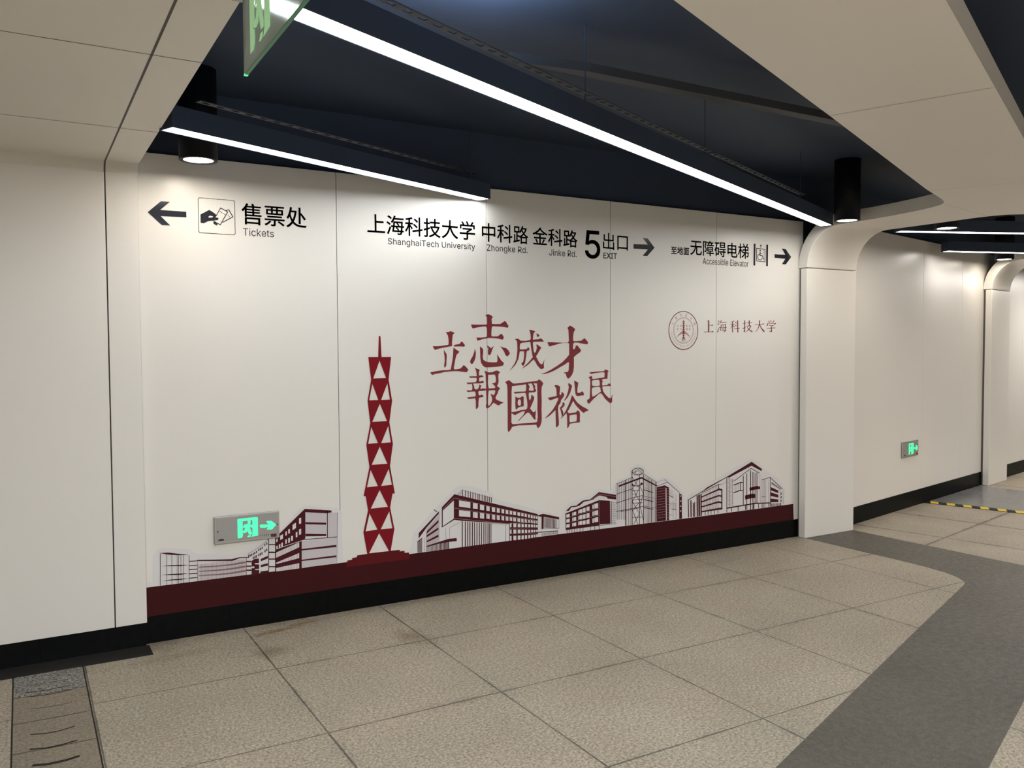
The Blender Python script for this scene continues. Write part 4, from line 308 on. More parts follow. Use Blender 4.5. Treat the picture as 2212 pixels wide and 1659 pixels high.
LATIN = {
 'text Tickets': '10800,22243 10800,22288 11080,22288 11080,22243 10964,22243 10964,21886 10917,21886 10917,22243;11142,21886 11142,22186 11186,22186 11186,21886;11164,22236 11156,22237 11149,22240 11142,22245 11137,22252 11134,22260 11133,22268 11134,22276 11137,22284 11142,22291 11149,22296 11156,22299 11164,22300 11172,22299 11180,22296 11186,22291 11191,22284 11194,22276 11195,22268 11194,22260 11191,22252 11186,22245 11180,22240 11172,22237;11375,21880 11351,21882 11329,21889 11310,21899 11292,21914 11277,21932 11265,21954 11257,21978 11251,22005 11249,22034 11251,22064 11257,22092 11265,22116 11277,22138 11292,22156 11310,22171 11329,22181 11351,22188 11375,22190 11389,22189 11402,22187 11414,22184 11425,22180 11436,22174 11447,22168 11456,22160 11464,22151 11472,22141 11478,22130 11484,22118 11488,22105 11445,22093 11436,22115 11421,22132 11401,22143 11375,22147 11358,22145 11343,22140 11330,22131 11319,22120 11310,22106 11303,22090 11299,22073 11296,22054 11295,22034 11296,22015 11299,21997 11303,21979 11310,21963 11319,21950 11330,21938 11343,21930 11358,21925 11375,21923 11401,21927 11422,21939 11437,21956 11446,21979 11489,21967 11485,21954 11479,21942 11473,21931 11465,21921 11457,21911 11447,21903 11437,21896 11426,21890 11414,21886 11402,21883 11389,21881;11593,21994 11593,22054 11600,22054 11720,22186 11775,22186 11646,22044 11642,22044;11551,21886 11551,22288 11595,22288 11595,21886;11726,21886 11620,22033 11652,22067 11783,21886;11944,21880 11918,21882 11895,21889 11875,21899 11857,21914 11842,21932 11830,21953 11821,21978 11816,22005 11814,22034 11816,22063 11821,22091 11830,22115 11842,22137 11856,22155 11873,22170 11893,22181 11915,22188 11939,22190 11954,22189 11969,22186 11983,22182 11997,22175 12010,22167 12022,22156 12033,22142 12042,22127 12049,22109 12055,22089 12059,22065 12060,22040 12060,22020 11844,22020 11844,22061 12036,22061 12015,22046 12014,22065 12011,22083 12006,22098 12000,22113 11991,22124 11981,22134 11969,22141 11955,22146 11939,22147 11923,22146 11909,22141 11896,22134 11885,22124 11876,22113 11869,22099 11864,22085 11860,22069 11859,22053 11859,22027 11861,22006 11864,21987 11870,21970 11878,21956 11888,21944 11900,21935 11913,21928 11928,21924 11944,21923 11955,21923 11965,21925 11974,21928 11983,21932 11990,21937 11997,21944 12003,21951 12008,21960 12012,21970 12055,21958 12050,21943 12043,21930 12033,21917 12022,21907 12010,21897 11995,21890 11979,21884 11962,21881;12232,22186 12232,22145 12088,22145 12088,22186;12131,22258 12175,22258 12175,21964 12176,21952 12178,21942 12183,21935 12189,21930 12197,21927 12208,21926 12218,21927 12230,21929 12239,21888 12223,21884 12206,21883 12184,21885 12165,21892 12150,21903 12140,21919 12133,21937 12131,21960;12381,21880 12363,21881 12346,21884 12331,21889 12317,21896 12304,21905 12294,21916 12285,21929 12279,21944 12275,21961 12317,21971 12322,21955 12330,21943 12339,21934 12351,21928 12365,21924 12381,21922 12399,21924 12414,21928 12427,21936 12436,21945 12442,21956 12444,21968 12443,21977 12440,21986 12434,21994 12426,22000 12416,22005 12403,22009 12358,22021 12335,22028 12316,22038 12302,22051 12291,22066 12285,22083 12283,22103 12285,22119 12289,22134 12296,22148 12306,22160 12318,22171 12333,22179 12349,22185 12366,22189 12385,22190 12403,22189 12419,22186 12434,22181 12446,22173 12457,22165 12467,22154 12474,22142 12480,22129 12485,22115 12444,22105 12440,22116 12434,22126 12426,22136 12415,22143 12402,22148 12385,22149 12370,22148 12356,22144 12344,22137 12335,22128 12330,22117 12328,22105 12329,22095 12333,22086 12339,22079 12348,22072 12360,22067 12374,22063 12416,22052 12439,22044 12458,22034 12472,22022 12482,22007 12488,21990 12490,21971 12488,21954 12484,21938 12476,21924 12466,21911 12453,21900 12438,21892 12421,21885 12402,21881',
 'text ShanghaiTech University': '19465,21903 19439,21904 19416,21909 19395,21916 19377,21926 19361,21938 19349,21953 19339,21970 19333,21988 19330,22009 19378,22009 19381,21995 19385,21983 19392,21973 19401,21965 19411,21958 19424,21952 19437,21948 19451,21946 19465,21945 19482,21946 19497,21949 19511,21953 19523,21959 19534,21967 19542,21976 19549,21987 19553,21998 19554,22011 19553,22022 19550,22031 19544,22039 19537,22046 19528,22053 19518,22058 19481,22071 19436,22083 19408,22093 19384,22105 19365,22120 19351,22137 19343,22157 19340,22180 19342,22200 19347,22218 19357,22235 19369,22249 19385,22261 19402,22271 19423,22278 19444,22283 19468,22284 19491,22283 19513,22278 19533,22271 19550,22261 19565,22249 19577,22235 19586,22220 19592,22203 19594,22184 19548,22184 19544,22201 19535,22216 19522,22227 19506,22236 19487,22241 19466,22243 19451,22242 19437,22239 19424,22235 19413,22229 19404,22222 19396,22213 19390,22204 19387,22193 19386,22182 19387,22171 19391,22160 19398,22152 19406,22145 19415,22138 19426,22133 19457,22123 19495,22112 19529,22101 19541,22096 19553,22089 19564,22082 19574,22074 19582,22064 19590,22053 19595,22040 19599,22026 19600,22010 19598,21991 19593,21972 19584,21956 19572,21940 19556,21928 19538,21917 19516,21909 19492,21905;19711,22074 19711,21909 19666,21909 19666,22279 19711,22279 19711,22118 19703,22118 19712,22141 19724,22159 19739,22173 19755,22182 19774,22187 19794,22189 19812,22187 19828,22184 19843,22177 19856,22168 19867,22157 19876,22143 19883,22126 19887,22106 19888,22084 19888,21909 19844,21909 19844,22080 19842,22100 19836,22117 19827,22131 19814,22141 19799,22147 19781,22149 19768,22148 19756,22145 19745,22140 19735,22133 19727,22125 19720,22115 19715,22103 19712,22089;20043,21903 20027,21904 20011,21908 19996,21913 19982,21921 19971,21930 19962,21942 19955,21955 19950,21971 19949,21988 19950,22003 19953,22016 19958,22026 19965,22036 19974,22043 19983,22050 19994,22055 20006,22059 20018,22062 20057,22069 20097,22074 20120,22080 20128,22094 20128,22096 20127,22107 20125,22116 20121,22125 20116,22132 20110,22138 20102,22143 20092,22147 20082,22149 20070,22150 20057,22149 20046,22147 20036,22144 20013,22128 20000,22108 19957,22121 19964,22137 19973,22150 19984,22161 19996,22170 20010,22177 20024,22182 20039,22186 20053,22188 20068,22189 20101,22185 20113,22182 20124,22177 20135,22171 20145,22164 20154,22154 20162,22142 20168,22128 20171,22111 20172,22092 20172,21909 20129,21909 20129,21947 20126,21947 20111,21927 20103,21921 20094,21915 20084,21910 20072,21906 20059,21904|20051,21942 20067,21943 20081,21947 20093,21952 20104,21959 20112,21968 20119,21977 20124,21988 20127,21998 20128,22010 20128,22047 20116,22042 20096,22037 20073,22034 20055,22031 20025,22025 20016,22021 20009,22016 20002,22011 19998,22004 19995,21995 19994,21986 19995,21977 19997,21969 20001,21962 20007,21956 20013,21951 20022,21947 20031,21945 20040,21943;20294,22074 20294,21909 20249,21909 20249,22185 20292,22185 20292,22118 20285,22118 20295,22141 20307,22159 20322,22173 20338,22182 20357,22187 20377,22189 20395,22187 20411,22184 20426,22177 20439,22168 20450,22157 20459,22143 20466,22126 20470,22106 20471,22084 20471,21909 20427,21909 20427,22080 20425,22100 20419,22117 20410,22131 20397,22141 20382,22147 20364,22149 20351,22148 20339,22145 20328,22140 20318,22133 20310,22125 20303,22115 20298,22103 20295,22089;20660,21800 20641,21801 20623,21804 20607,21808 20593,21814 20580,21821 20570,21829 20560,21839 20553,21849 20546,21859 20584,21880 20598,21862 20605,21855 20613,21850 20622,21845 20633,21842 20646,21839 20660,21839 20682,21840 20700,21846 20715,21855 20727,21868 20734,21884 20737,21905 20737,21959 20733,21959 20719,21940 20712,21933 20703,21926 20694,21921 20682,21916 20668,21914 20652,21913 20630,21915 20610,21920 20592,21929 20575,21941 20561,21956 20550,21975 20541,21997 20536,22021 20534,22048 20536,22076 20541,22100 20550,22123 20561,22142 20575,22158 20592,22171 20610,22181 20630,22187 20653,22189 20669,22188 20683,22185 20694,22180 20704,22174 20713,22168 20720,22161 20734,22141 20738,22141 20738,22185 20781,22185 20781,21903 20779,21880 20774,21861 20765,21844 20753,21830 20739,21819 20721,21811 20703,21805 20682,21801|20659,21952 20675,21954 20689,21958 20702,21964 20713,21973 20721,21984 20728,21997 20733,22013 20736,22030 20737,22049 20736,22068 20733,22086 20728,22101 20722,22115 20713,22127 20702,22136 20690,22143 20675,22148 20659,22149 20643,22148 20628,22143 20615,22136 20605,22126 20596,22114 20589,22100 20584,22084 20581,22068 20580,22049 20581,22031 20584,22014 20589,21998 20596,21985 20605,21974 20616,21964 20628,21958 20643,21954;20903,22074 20903,21909 20858,21909 20858,22279 20903,22279 20903,22118 20894,22118 20904,22141 20916,22159 20931,22173 20947,22182 20965,22187 20985,22189 21003,22187 21020,22184 21035,22177 21048,22168 21059,22157 21068,22143 21075,22126 21079,22106 21080,22084 21080,21909 21035,21909 21035,22080 21034,22100 21028,22117 21019,22131 21006,22141 20991,22147 20973,22149 20960,22148 20948,22145 20937,22140 20927,22133 20919,22125 20912,22115 20907,22103 20904,22089;21235,21903 21218,21904 21202,21908 21188,21913 21174,21921 21163,21930 21153,21942 21146,21955 21142,21971 21141,21988 21142,22003 21145,22016 21150,22026 21157,22036 21165,22043 21175,22050 21186,22055 21198,22059 21210,22062 21249,22069 21289,22074 21312,22080 21320,22094 21320,22096 21319,22107 21317,22116 21313,22125 21308,22132 21302,22138 21294,22143 21284,22147 21273,22149 21261,22150 21249,22149 21238,22147 21227,22144 21204,22128 21192,22108 21149,22121 21156,22137 21165,22150 21176,22161 21188,22170 21201,22177 21216,22182 21230,22186 21245,22188 21260,22189 21293,22185 21305,22182 21316,22177 21327,22171 21337,22164 21346,22154 21354,22142 21360,22128 21363,22111 21364,22092 21364,21909 21320,21909 21320,21947 21317,21947 21302,21927 21295,21921 21286,21915 21276,21910 21264,21906 21250,21904|21243,21942 21259,21943 21273,21947 21285,21952 21295,21959 21304,21968 21311,21977 21316,21988 21319,21998 21320,22010 21320,22047 21308,22042 21287,22037 21265,22034 21247,22031 21217,22025 21208,22021 21200,22016 21194,22011 21189,22004 21187,21995 21186,21986 21186,21977 21189,21969 21193,21962 21199,21956 21205,21951 21213,21947 21222,21945 21232,21943;21441,21909 21441,22185 21485,22185 21485,21909;21464,22231 21455,22232 21448,22235 21442,22240 21437,22246 21434,22253 21433,22260 21434,22268 21437,22275 21442,22281 21448,22286 21455,22289 21464,22290 21472,22289 21479,22286 21486,22281 21491,22275 21494,22268 21495,22260 21494,22253 21491,22246 21486,22240 21479,22235 21472,22232;21547,22238 21547,22279 21828,22279 21828,22238 21711,22238 21711,21909 21664,21909 21664,22238;22006,21903 21980,21905 21957,21911 21937,21921 21919,21935 21904,21951 21892,21971 21883,21993 21878,22018 21876,22045 21878,22072 21883,22097 21892,22120 21903,22140 21918,22157 21935,22171 21955,22181 21977,22187 22001,22189 22016,22188 22031,22185 22045,22181 22059,22175 22072,22167 22084,22157 22095,22145 22104,22131 22112,22114 22117,22095 22121,22074 22122,22050 22122,22032 21906,22032 21906,22070 22098,22070 22077,22056 22076,22074 22073,22090 22068,22105 22062,22118 22053,22128 22043,22137 22031,22144 22017,22148 22001,22149 21985,22148 21971,22144 21958,22137 21947,22128 21938,22118 21931,22105 21925,22092 21922,22078 21921,22063 21921,22038 21922,22019 21926,22002 21932,21987 21940,21973 21950,21963 21961,21954 21975,21948 21990,21944 22006,21943 22017,21943 22027,21945 22036,21948 22045,21952 22053,21956 22059,21962 22065,21969 22070,21977 22074,21986 22117,21975 22112,21962 22105,21949 22096,21938 22084,21928 22072,21920 22057,21913 22041,21908 22024,21904;22297,21903 22273,21905 22251,21911 22231,21921 22213,21935 22199,21951 22187,21971 22178,21994 22173,22018 22171,22046 22173,22073 22178,22098 22187,22121 22199,22141 22213,22157 22231,22171 22251,22181 22273,22187 22297,22189 22310,22188 22323,22186 22335,22183 22347,22179 22358,22174 22368,22168 22378,22161 22386,22153 22394,22143 22400,22133 22405,22122 22410,22111 22367,22100 22358,22120 22343,22135 22322,22145 22297,22149 22280,22147 22265,22143 22252,22135 22241,22124 22232,22112 22225,22097 22220,22081 22217,22064 22216,22046 22217,22028 22220,22011 22225,21995 22232,21980 22241,21968 22252,21957 22265,21949 22280,21945 22297,21943 22323,21947 22343,21957 22358,21974 22368,21995 22411,21984 22406,21972 22401,21961 22395,21950 22387,21941 22379,21932 22369,21925 22359,21918 22348,21913 22336,21909 22323,21906 22311,21904;22517,22074 22517,21909 22473,21909 22473,22279 22517,22279 22517,22118 22509,22118 22519,22141 22531,22159 22545,22173 22562,22182 22580,22187 22600,22189 22618,22187 22635,22184 22650,22177 22663,22168 22674,22157 22683,22143 22690,22126 22694,22106 22695,22084 22695,21909 22650,21909 22650,22080 22648,22100 22643,22117 22634,22131 22621,22141 22606,22147 22588,22149 22575,22148 22563,22145 22552,22140 22542,22133 22533,22125 22527,22115 22521,22103 22518,22089;23059,21903 23031,21905 23006,21911 22983,21921 22963,21933 22946,21949 22932,21967 22922,21988 22916,22011 22914,22035 22914,22279 22961,22279 22961,22039 22962,22022 22966,22006 22973,21992 22982,21979 22993,21968 23007,21959 23022,21952 23040,21948 23059,21947 23079,21948 23096,21952 23112,21959 23125,21968 23136,21979 23145,21992 23152,22006 23156,22022 23157,22039 23157,22279 23204,22279 23204,22035 23202,22011 23196,21988 23186,21967 23172,21949 23156,21933 23136,21921 23113,21911 23087,21905;23331,22074 23331,21909 23286,21909 23286,22185 23329,22185 23329,22118 23322,22118 23332,22141 23344,22159 23359,22173 23375,22182 23394,22187 23414,22189 23432,22187 23448,22184 23463,22177 23476,22168 23487,22157 23496,22143 23503,22126 23507,22106 23508,22084 23508,21909 23464,21909 23464,22080 23462,22100 23456,22117 23447,22131 23434,22141 23419,22147 23401,22149 23388,22148 23376,22145 23365,22140 23355,22133 23347,22125 23340,22115 23335,22103 23332,22089;23585,21909 23585,22185 23629,22185 23629,21909;23608,22231 23599,22232 23592,22235 23586,22240 23581,22246 23578,22253 23577,22260 23578,22268 23581,22275 23586,22281 23592,22286 23599,22289 23608,22290 23616,22289 23623,22286 23630,22281 23635,22275 23638,22268 23639,22260 23638,22253 23635,22246 23630,22240 23623,22235 23616,22232;23787,21909 23681,22185 23730,22185 23789,22022 23804,21973 23818,21925 23802,21925 23816,21973 23831,22022 23890,22185 23939,22185 23833,21909;24107,21903 24081,21905 24058,21911 24037,21921 24019,21935 24004,21951 23993,21971 23984,21993 23979,22018 23977,22045 23979,22072 23984,22097 23992,22120 24004,22140 24019,22157 24036,22171 24056,22181 24078,22187 24102,22189 24117,22188 24131,22185 24146,22181 24160,22175 24173,22167 24185,22157 24196,22145 24205,22131 24212,22114 24218,22095 24221,22074 24223,22050 24223,22032 24006,22032 24006,22070 24198,22070 24178,22056 24177,22074 24174,22090 24169,22105 24162,22118 24154,22128 24143,22137 24131,22144 24117,22148 24102,22149 24086,22148 24071,22144 24059,22137 24048,22128 24039,22118 24031,22105 24026,22092 24023,22078 24022,22063 24022,22038 24023,22019 24027,22002 24032,21987 24040,21973 24050,21963 24062,21954 24076,21948 24090,21944 24107,21943 24118,21943 24128,21945 24137,21948 24145,21952 24153,21956 24160,21962 24166,21969 24171,21977 24175,21986 24218,21975 24213,21962 24206,21949 24196,21938 24185,21928 24172,21920 24158,21913 24142,21908 24125,21904;24285,21909 24285,22185 24328,22185 24328,22143 24331,22143 24337,22156 24346,22167 24358,22176 24371,22183 24386,22188 24402,22189 24414,22189 24424,22188 24424,22144 24414,22145 24397,22146 24385,22145 24373,22143 24363,22138 24353,22132 24345,22124 24338,22115 24333,22105 24330,22094 24329,22082 24329,21909;24568,21903 24550,21904 24533,21907 24517,21912 24503,21918 24491,21927 24481,21937 24472,21949 24466,21963 24461,21978 24504,21987 24509,21973 24516,21962 24526,21953 24538,21947 24552,21944 24568,21942 24586,21944 24601,21948 24614,21955 24623,21963 24629,21973 24631,21984 24630,21993 24626,22001 24621,22008 24613,22014 24603,22019 24590,22022 24544,22033 24521,22040 24503,22049 24488,22061 24478,22074 24472,22090 24470,22108 24471,22124 24476,22138 24483,22150 24493,22162 24505,22171 24519,22179 24536,22184 24553,22188 24572,22189 24590,22188 24606,22185 24621,22180 24633,22174 24644,22165 24654,22156 24661,22145 24667,22133 24672,22120 24631,22111 24627,22121 24621,22130 24612,22139 24602,22146 24589,22150 24572,22151 24557,22150 24543,22146 24531,22140 24522,22131 24517,22122 24515,22111 24516,22101 24520,22093 24526,22086 24535,22080 24546,22075 24561,22071 24603,22061 24626,22054 24645,22045 24659,22034 24669,22020 24675,22005 24677,21987 24676,21971 24671,21957 24663,21944 24653,21932 24640,21922 24625,21914 24608,21908 24589,21905;24740,21909 24740,22185 24785,22185 24785,21909;24763,22231 24755,22232 24747,22235 24741,22240 24736,22246 24733,22253 24732,22260 24733,22268 24736,22275 24741,22281 24747,22286 24755,22289 24763,22290 24771,22289 24778,22286 24785,22281 24790,22275 24793,22268 24794,22260 24793,22253 24790,22246 24785,22240 24778,22235 24771,22232;24972,22185 24972,22147 24828,22147 24828,22185;24871,22252 24915,22252 24915,21980 24916,21969 24918,21961 24922,21954 24929,21949 24937,21947 24947,21946 24958,21947 24970,21948 24979,21911 24963,21907 24946,21906 24924,21908 24905,21915 24890,21925 24879,21939 24873,21956 24871,21977;25024,21809 25034,21847 25041,21846 25065,21845 25072,21847 25078,21850 25084,21856 25090,21863 25094,21872 25099,21884 25108,21908 25002,22185 25051,22185 25110,22022 25125,21972 25139,21925 25123,21925 25137,21973 25152,22022 25212,22185 25260,22185 25138,21867 25132,21854 25125,21842 25118,21832 25110,21823 25101,21816 25091,21811 25080,21807 25068,21805 25056,21804 25036,21805',
 'text Zhongke Rd.': '26111,21896 26111,21932 26287,22194 26312,22230 26338,22264 26343,22248 26296,22246 26249,22246 26110,22246 26110,22290 26381,22290 26381,22254 26207,21996 26181,21959 26153,21922 26148,21938 26195,21940 26242,21941 26383,21941 26383,21896;26498,22072 26498,21896 26452,21896 26452,22290 26498,22290 26498,22119 26490,22119 26500,22143 26513,22162 26528,22177 26545,22186 26564,22192 26585,22194 26603,22192 26621,22188 26636,22182 26650,22172 26661,22160 26671,22145 26678,22127 26682,22106 26683,22082 26683,21896 26637,21896 26637,22078 26635,22100 26629,22117 26619,22132 26606,22143 26590,22149 26572,22151 26558,22150 26546,22147 26534,22142 26524,22135 26515,22126 26508,22115 26503,22102 26500,22088;26881,21890 26856,21892 26833,21899 26812,21909 26794,21924 26778,21941 26766,21962 26757,21986 26751,22013 26749,22041 26751,22071 26757,22098 26766,22122 26778,22143 26794,22160 26812,22175 26833,22185 26856,22192 26881,22194 26906,22192 26929,22185 26950,22175 26968,22160 26984,22143 26996,22122 27005,22098 27011,22071 27013,22041 27011,22013 27005,21986 26996,21962 26984,21941 26968,21924 26950,21909 26929,21899 26906,21892|26881,21932 26899,21934 26915,21939 26928,21947 26940,21959 26949,21972 26956,21987 26962,22004 26965,22022 26966,22041 26965,22061 26962,22079 26956,22096 26949,22112 26940,22125 26928,22136 26915,22145 26899,22150 26881,22152 26863,22150 26847,22145 26834,22136 26822,22125 26813,22112 26806,22096 26801,22079 26797,22061 26796,22041 26797,22022 26801,22004 26806,21987 26813,21972 26822,21959 26834,21947 26847,21939 26863,21934;27125,22072 27125,21896 27078,21896 27078,22190 27123,22190 27123,22119 27116,22119 27126,22143 27139,22162 27154,22177 27171,22186 27190,22192 27211,22194 27230,22192 27247,22188 27262,22182 27276,22172 27288,22160 27297,22145 27304,22127 27308,22106 27310,22082 27310,21896 27263,21896 27263,22078 27261,22100 27255,22117 27246,22132 27233,22143 27217,22149 27198,22151 27184,22150 27172,22147 27161,22142 27150,22135 27142,22126 27134,22115 27129,22102 27126,22088;27506,21780 27486,21781 27468,21784 27451,21788 27436,21795 27423,21802 27412,21811 27402,21821 27394,21832 27388,21843 27426,21865 27442,21845 27449,21839 27457,21833 27467,21828 27478,21824 27491,21822 27506,21821 27528,21823 27547,21829 27564,21838 27576,21852 27583,21870 27586,21892 27586,21949 27582,21949 27567,21929 27560,21921 27551,21915 27541,21909 27529,21904 27514,21901 27497,21900 27475,21902 27454,21908 27435,21917 27418,21930 27403,21946 27391,21966 27382,21989 27377,22015 27375,22044 27377,22073 27382,22100 27391,22123 27403,22144 27418,22161 27435,22175 27454,22186 27475,22192 27498,22194 27515,22193 27530,22190 27542,22185 27552,22179 27561,22172 27568,22164 27583,22143 27587,22143 27587,22190 27632,22190 27632,21890 27630,21866 27625,21845 27615,21827 27603,21812 27588,21800 27570,21791 27550,21785 27529,21781|27505,21942 27522,21944 27536,21948 27550,21955 27561,21964 27570,21976 27577,21990 27582,22007 27586,22025 27587,22045 27586,22066 27582,22084 27577,22101 27570,22115 27561,22128 27550,22138 27537,22146 27522,22150 27505,22152 27488,22150 27473,22145 27460,22137 27448,22127 27439,22114 27432,22099 27427,22083 27424,22065 27423,22045 27424,22026 27427,22008 27432,21991 27439,21977 27449,21965 27460,21955 27473,21948 27488,21944;27756,22002 27756,22060 27764,22060 27888,22190 27945,22190 27812,22051 27807,22051;27712,21896 27712,22290 27758,22290 27758,21896;27895,21896 27784,22040 27817,22073 27955,21896;28122,21890 28095,21892 28071,21899 28050,21909 28031,21923 28016,21941 28003,21962 27994,21986 27989,22012 27987,22041 27989,22070 27994,22096 28003,22121 28015,22142 28030,22160 28048,22174 28069,22185 28092,22192 28117,22194 28132,22193 28148,22190 28163,22186 28177,22179 28191,22171 28203,22160 28215,22147 28224,22132 28232,22114 28238,22094 28242,22072 28243,22046 28243,22027 28018,22027 28018,22067 28218,22067 28196,22053 28195,22071 28192,22089 28187,22104 28180,22118 28171,22130 28160,22139 28148,22146 28133,22150 28117,22152 28100,22150 28085,22146 28072,22139 28061,22129 28051,22118 28044,22105 28038,22091 28035,22076 28034,22060 28034,22034 28035,22013 28039,21995 28045,21979 28053,21965 28063,21953 28076,21944 28090,21937 28105,21933 28122,21932 28133,21933 28144,21934 28154,21937 28162,21941 28170,21946 28178,21953 28184,21960 28189,21969 28193,21978 28238,21967 28233,21952 28225,21939 28215,21927 28204,21916 28190,21907 28175,21900 28159,21894 28141,21891;28456,21896 28456,22290 28589,22290 28617,22288 28642,22283 28663,22274 28681,22263 28695,22248 28706,22231 28714,22212 28719,22191 28721,22169 28719,22146 28714,22125 28706,22106 28695,22090 28681,22076 28663,22064 28642,22056 28617,22051 28589,22049 28483,22049 28483,22094 28587,22094 28606,22095 28622,22098 28636,22103 28647,22110 28657,22118 28663,22129 28668,22141 28671,22154 28672,22169 28671,22184 28668,22197 28663,22210 28656,22220 28647,22229 28636,22237 28622,22242 28606,22245 28587,22246 28505,22246 28505,21896;28678,21896 28585,22074 28640,22074 28735,21896;28899,21890 28876,21892 28855,21898 28835,21909 28818,21923 28804,21941 28792,21962 28784,21986 28779,22013 28777,22043 28779,22072 28784,22099 28792,22123 28804,22144 28819,22161 28836,22175 28855,22186 28876,22192 28899,22194 28916,22193 28931,22190 28943,22185 28953,22178 28962,22171 28969,22164 28983,22143 28987,22143 28987,22290 29033,22290 29033,21896 28988,21896 28988,21942 28984,21942 28969,21921 28961,21913 28953,21906 28942,21899 28930,21894 28916,21891|28906,21933 28923,21934 28937,21939 28951,21947 28962,21957 28971,21970 28978,21985 28983,22003 28986,22022 28987,22043 28986,22064 28983,22083 28978,22100 28971,22115 28962,22128 28951,22138 28938,22146 28923,22150 28906,22152 28889,22150 28874,22145 28861,22137 28849,22127 28840,22114 28833,22099 28828,22081 28825,22063 28824,22043 28825,22023 28828,22004 28833,21987 28841,21971 28850,21958 28861,21947 28874,21939 28889,21934;29145,21893 29136,21894 29128,21898 29121,21903 29115,21911 29112,21919 29111,21928 29112,21938 29115,21946 29121,21953 29128,21959 29136,21962 29145,21964 29154,21962 29163,21959 29170,21953 29176,21946 29179,21938 29180,21928 29179,21919 29176,21911 29170,21903 29163,21898 29154,21894',
 'text Jinke Rd.': '31005,21831 30973,21835 30946,21846 30922,21864 30904,21889 30894,21920 30890,21957 30890,21980 30939,21980 30939,21957 30941,21933 30947,21914 30957,21898 30970,21887 30987,21880 31005,21878 31024,21880 31040,21887 31053,21898 31063,21914 31069,21933 31071,21957 31071,22258 31120,22258 31120,21957 31116,21920 31106,21889 31088,21864 31065,21846 31037,21835;31205,21837 31205,22151 31252,22151 31252,21837;31229,22203 31221,22204 31213,22207 31206,22213 31201,22220 31198,22228 31197,22236 31198,22245 31201,22253 31206,22260 31213,22266 31221,22269 31229,22270 31238,22269 31245,22266 31252,22260 31257,22253 31260,22245 31261,22236 31260,22228 31257,22220 31252,22213 31245,22207 31238,22204;31378,22024 31378,21837 31332,21837 31332,22151 31377,22151 31377,22075 31370,22075 31380,22101 31392,22121 31407,22136 31425,22147 31444,22153 31464,22155 31483,22153 31500,22149 31516,22142 31529,22131 31541,22118 31550,22102 31557,22083 31562,22061 31563,22036 31563,21837 31517,21837 31517,22031 31515,22054 31509,22073 31499,22089 31486,22100 31470,22107 31451,22109 31438,22108 31425,22105 31414,22099 31404,22092 31395,22082 31388,22071 31382,22057 31379,22042;31686,21950 31686,22012 31694,22012 31819,22151 31876,22151 31742,22002 31737,22002;31643,21837 31643,22258 31689,22258 31689,21837;31826,21837 31715,21990 31748,22026 31885,21837;32052,21830 32026,21832 32002,21839 31980,21850 31962,21866 31946,21885 31934,21907 31925,21932 31919,21961 31918,21991 31919,22022 31925,22051 31934,22076 31946,22099 31961,22118 31979,22134 31999,22146 32022,22152 32047,22155 32063,22154 32078,22151 32093,22146 32108,22139 32121,22130 32134,22119 32145,22105 32155,22089 32163,22070 32168,22048 32172,22024 32173,21997 32173,21977 31948,21977 31948,22019 32148,22019 32127,22004 32126,22024 32122,22042 32117,22059 32110,22074 32102,22086 32091,22096 32078,22104 32064,22108 32047,22110 32031,22108 32016,22104 32003,22096 31991,22086 31982,22074 31974,22060 31969,22044 31965,22028 31964,22011 31964,21984 31966,21962 31969,21942 31975,21925 31984,21910 31994,21897 32006,21888 32020,21881 32036,21876 32053,21875 32064,21876 32074,21877 32084,21880 32093,21885 32101,21890 32108,21897 32114,21905 32119,21914 32123,21924 32168,21912 32163,21896 32156,21882 32146,21869 32134,21858 32121,21848 32106,21840 32089,21835 32072,21831;32386,21837 32386,22258 32519,22258 32547,22256 32572,22250 32593,22241 32611,22228 32625,22213 32637,22195 32645,22175 32649,22152 32651,22128 32649,22104 32645,22082 32637,22061 32625,22044 32611,22029 32593,22016 32572,22007 32547,22002 32519,22000 32414,22000 32414,22048 32518,22048 32536,22049 32553,22052 32566,22057 32578,22065 32587,22074 32594,22085 32598,22098 32601,22112 32602,22128 32601,22144 32598,22159 32594,22172 32587,22183 32578,22193 32566,22200 32552,22206 32536,22210 32517,22211 32435,22211 32435,21837;32608,21837 32515,22026 32570,22026 32665,21837;32829,21830 32806,21832 32785,21839 32766,21850 32749,21865 32734,21884 32723,21907 32714,21933 32709,21961 32707,21993 32709,22024 32714,22053 32723,22079 32734,22101 32749,22120 32766,22135 32785,22146 32806,22153 32829,22155 32846,22154 32861,22150 32873,22145 32883,22138 32892,22131 32899,22123 32913,22101 32917,22101 32917,22258 32963,22258 32963,21837 32918,21837 32918,21885 32914,21885 32899,21863 32892,21854 32883,21847 32872,21840 32860,21834 32846,21831|32836,21875 32853,21877 32868,21882 32881,21890 32892,21902 32901,21916 32908,21932 32913,21951 32917,21971 32918,21994 32917,22016 32913,22036 32908,22054 32901,22070 32892,22084 32881,22095 32868,22103 32853,22108 32836,22110 32819,22108 32804,22103 32791,22094 32780,22083 32770,22069 32763,22053 32758,22035 32755,22015 32754,21994 32755,21972 32758,21952 32763,21933 32771,21917 32780,21903 32791,21891 32804,21882 32819,21877;33075,21833 33066,21834 33058,21838 33051,21844 33045,21852 33042,21861 33041,21871 33042,21881 33045,21890 33051,21897 33058,21904 33066,21907 33075,21909 33084,21907 33093,21904 33100,21897 33106,21890 33109,21881 33110,21871 33109,21861 33106,21852 33100,21844 33093,21838 33084,21834',
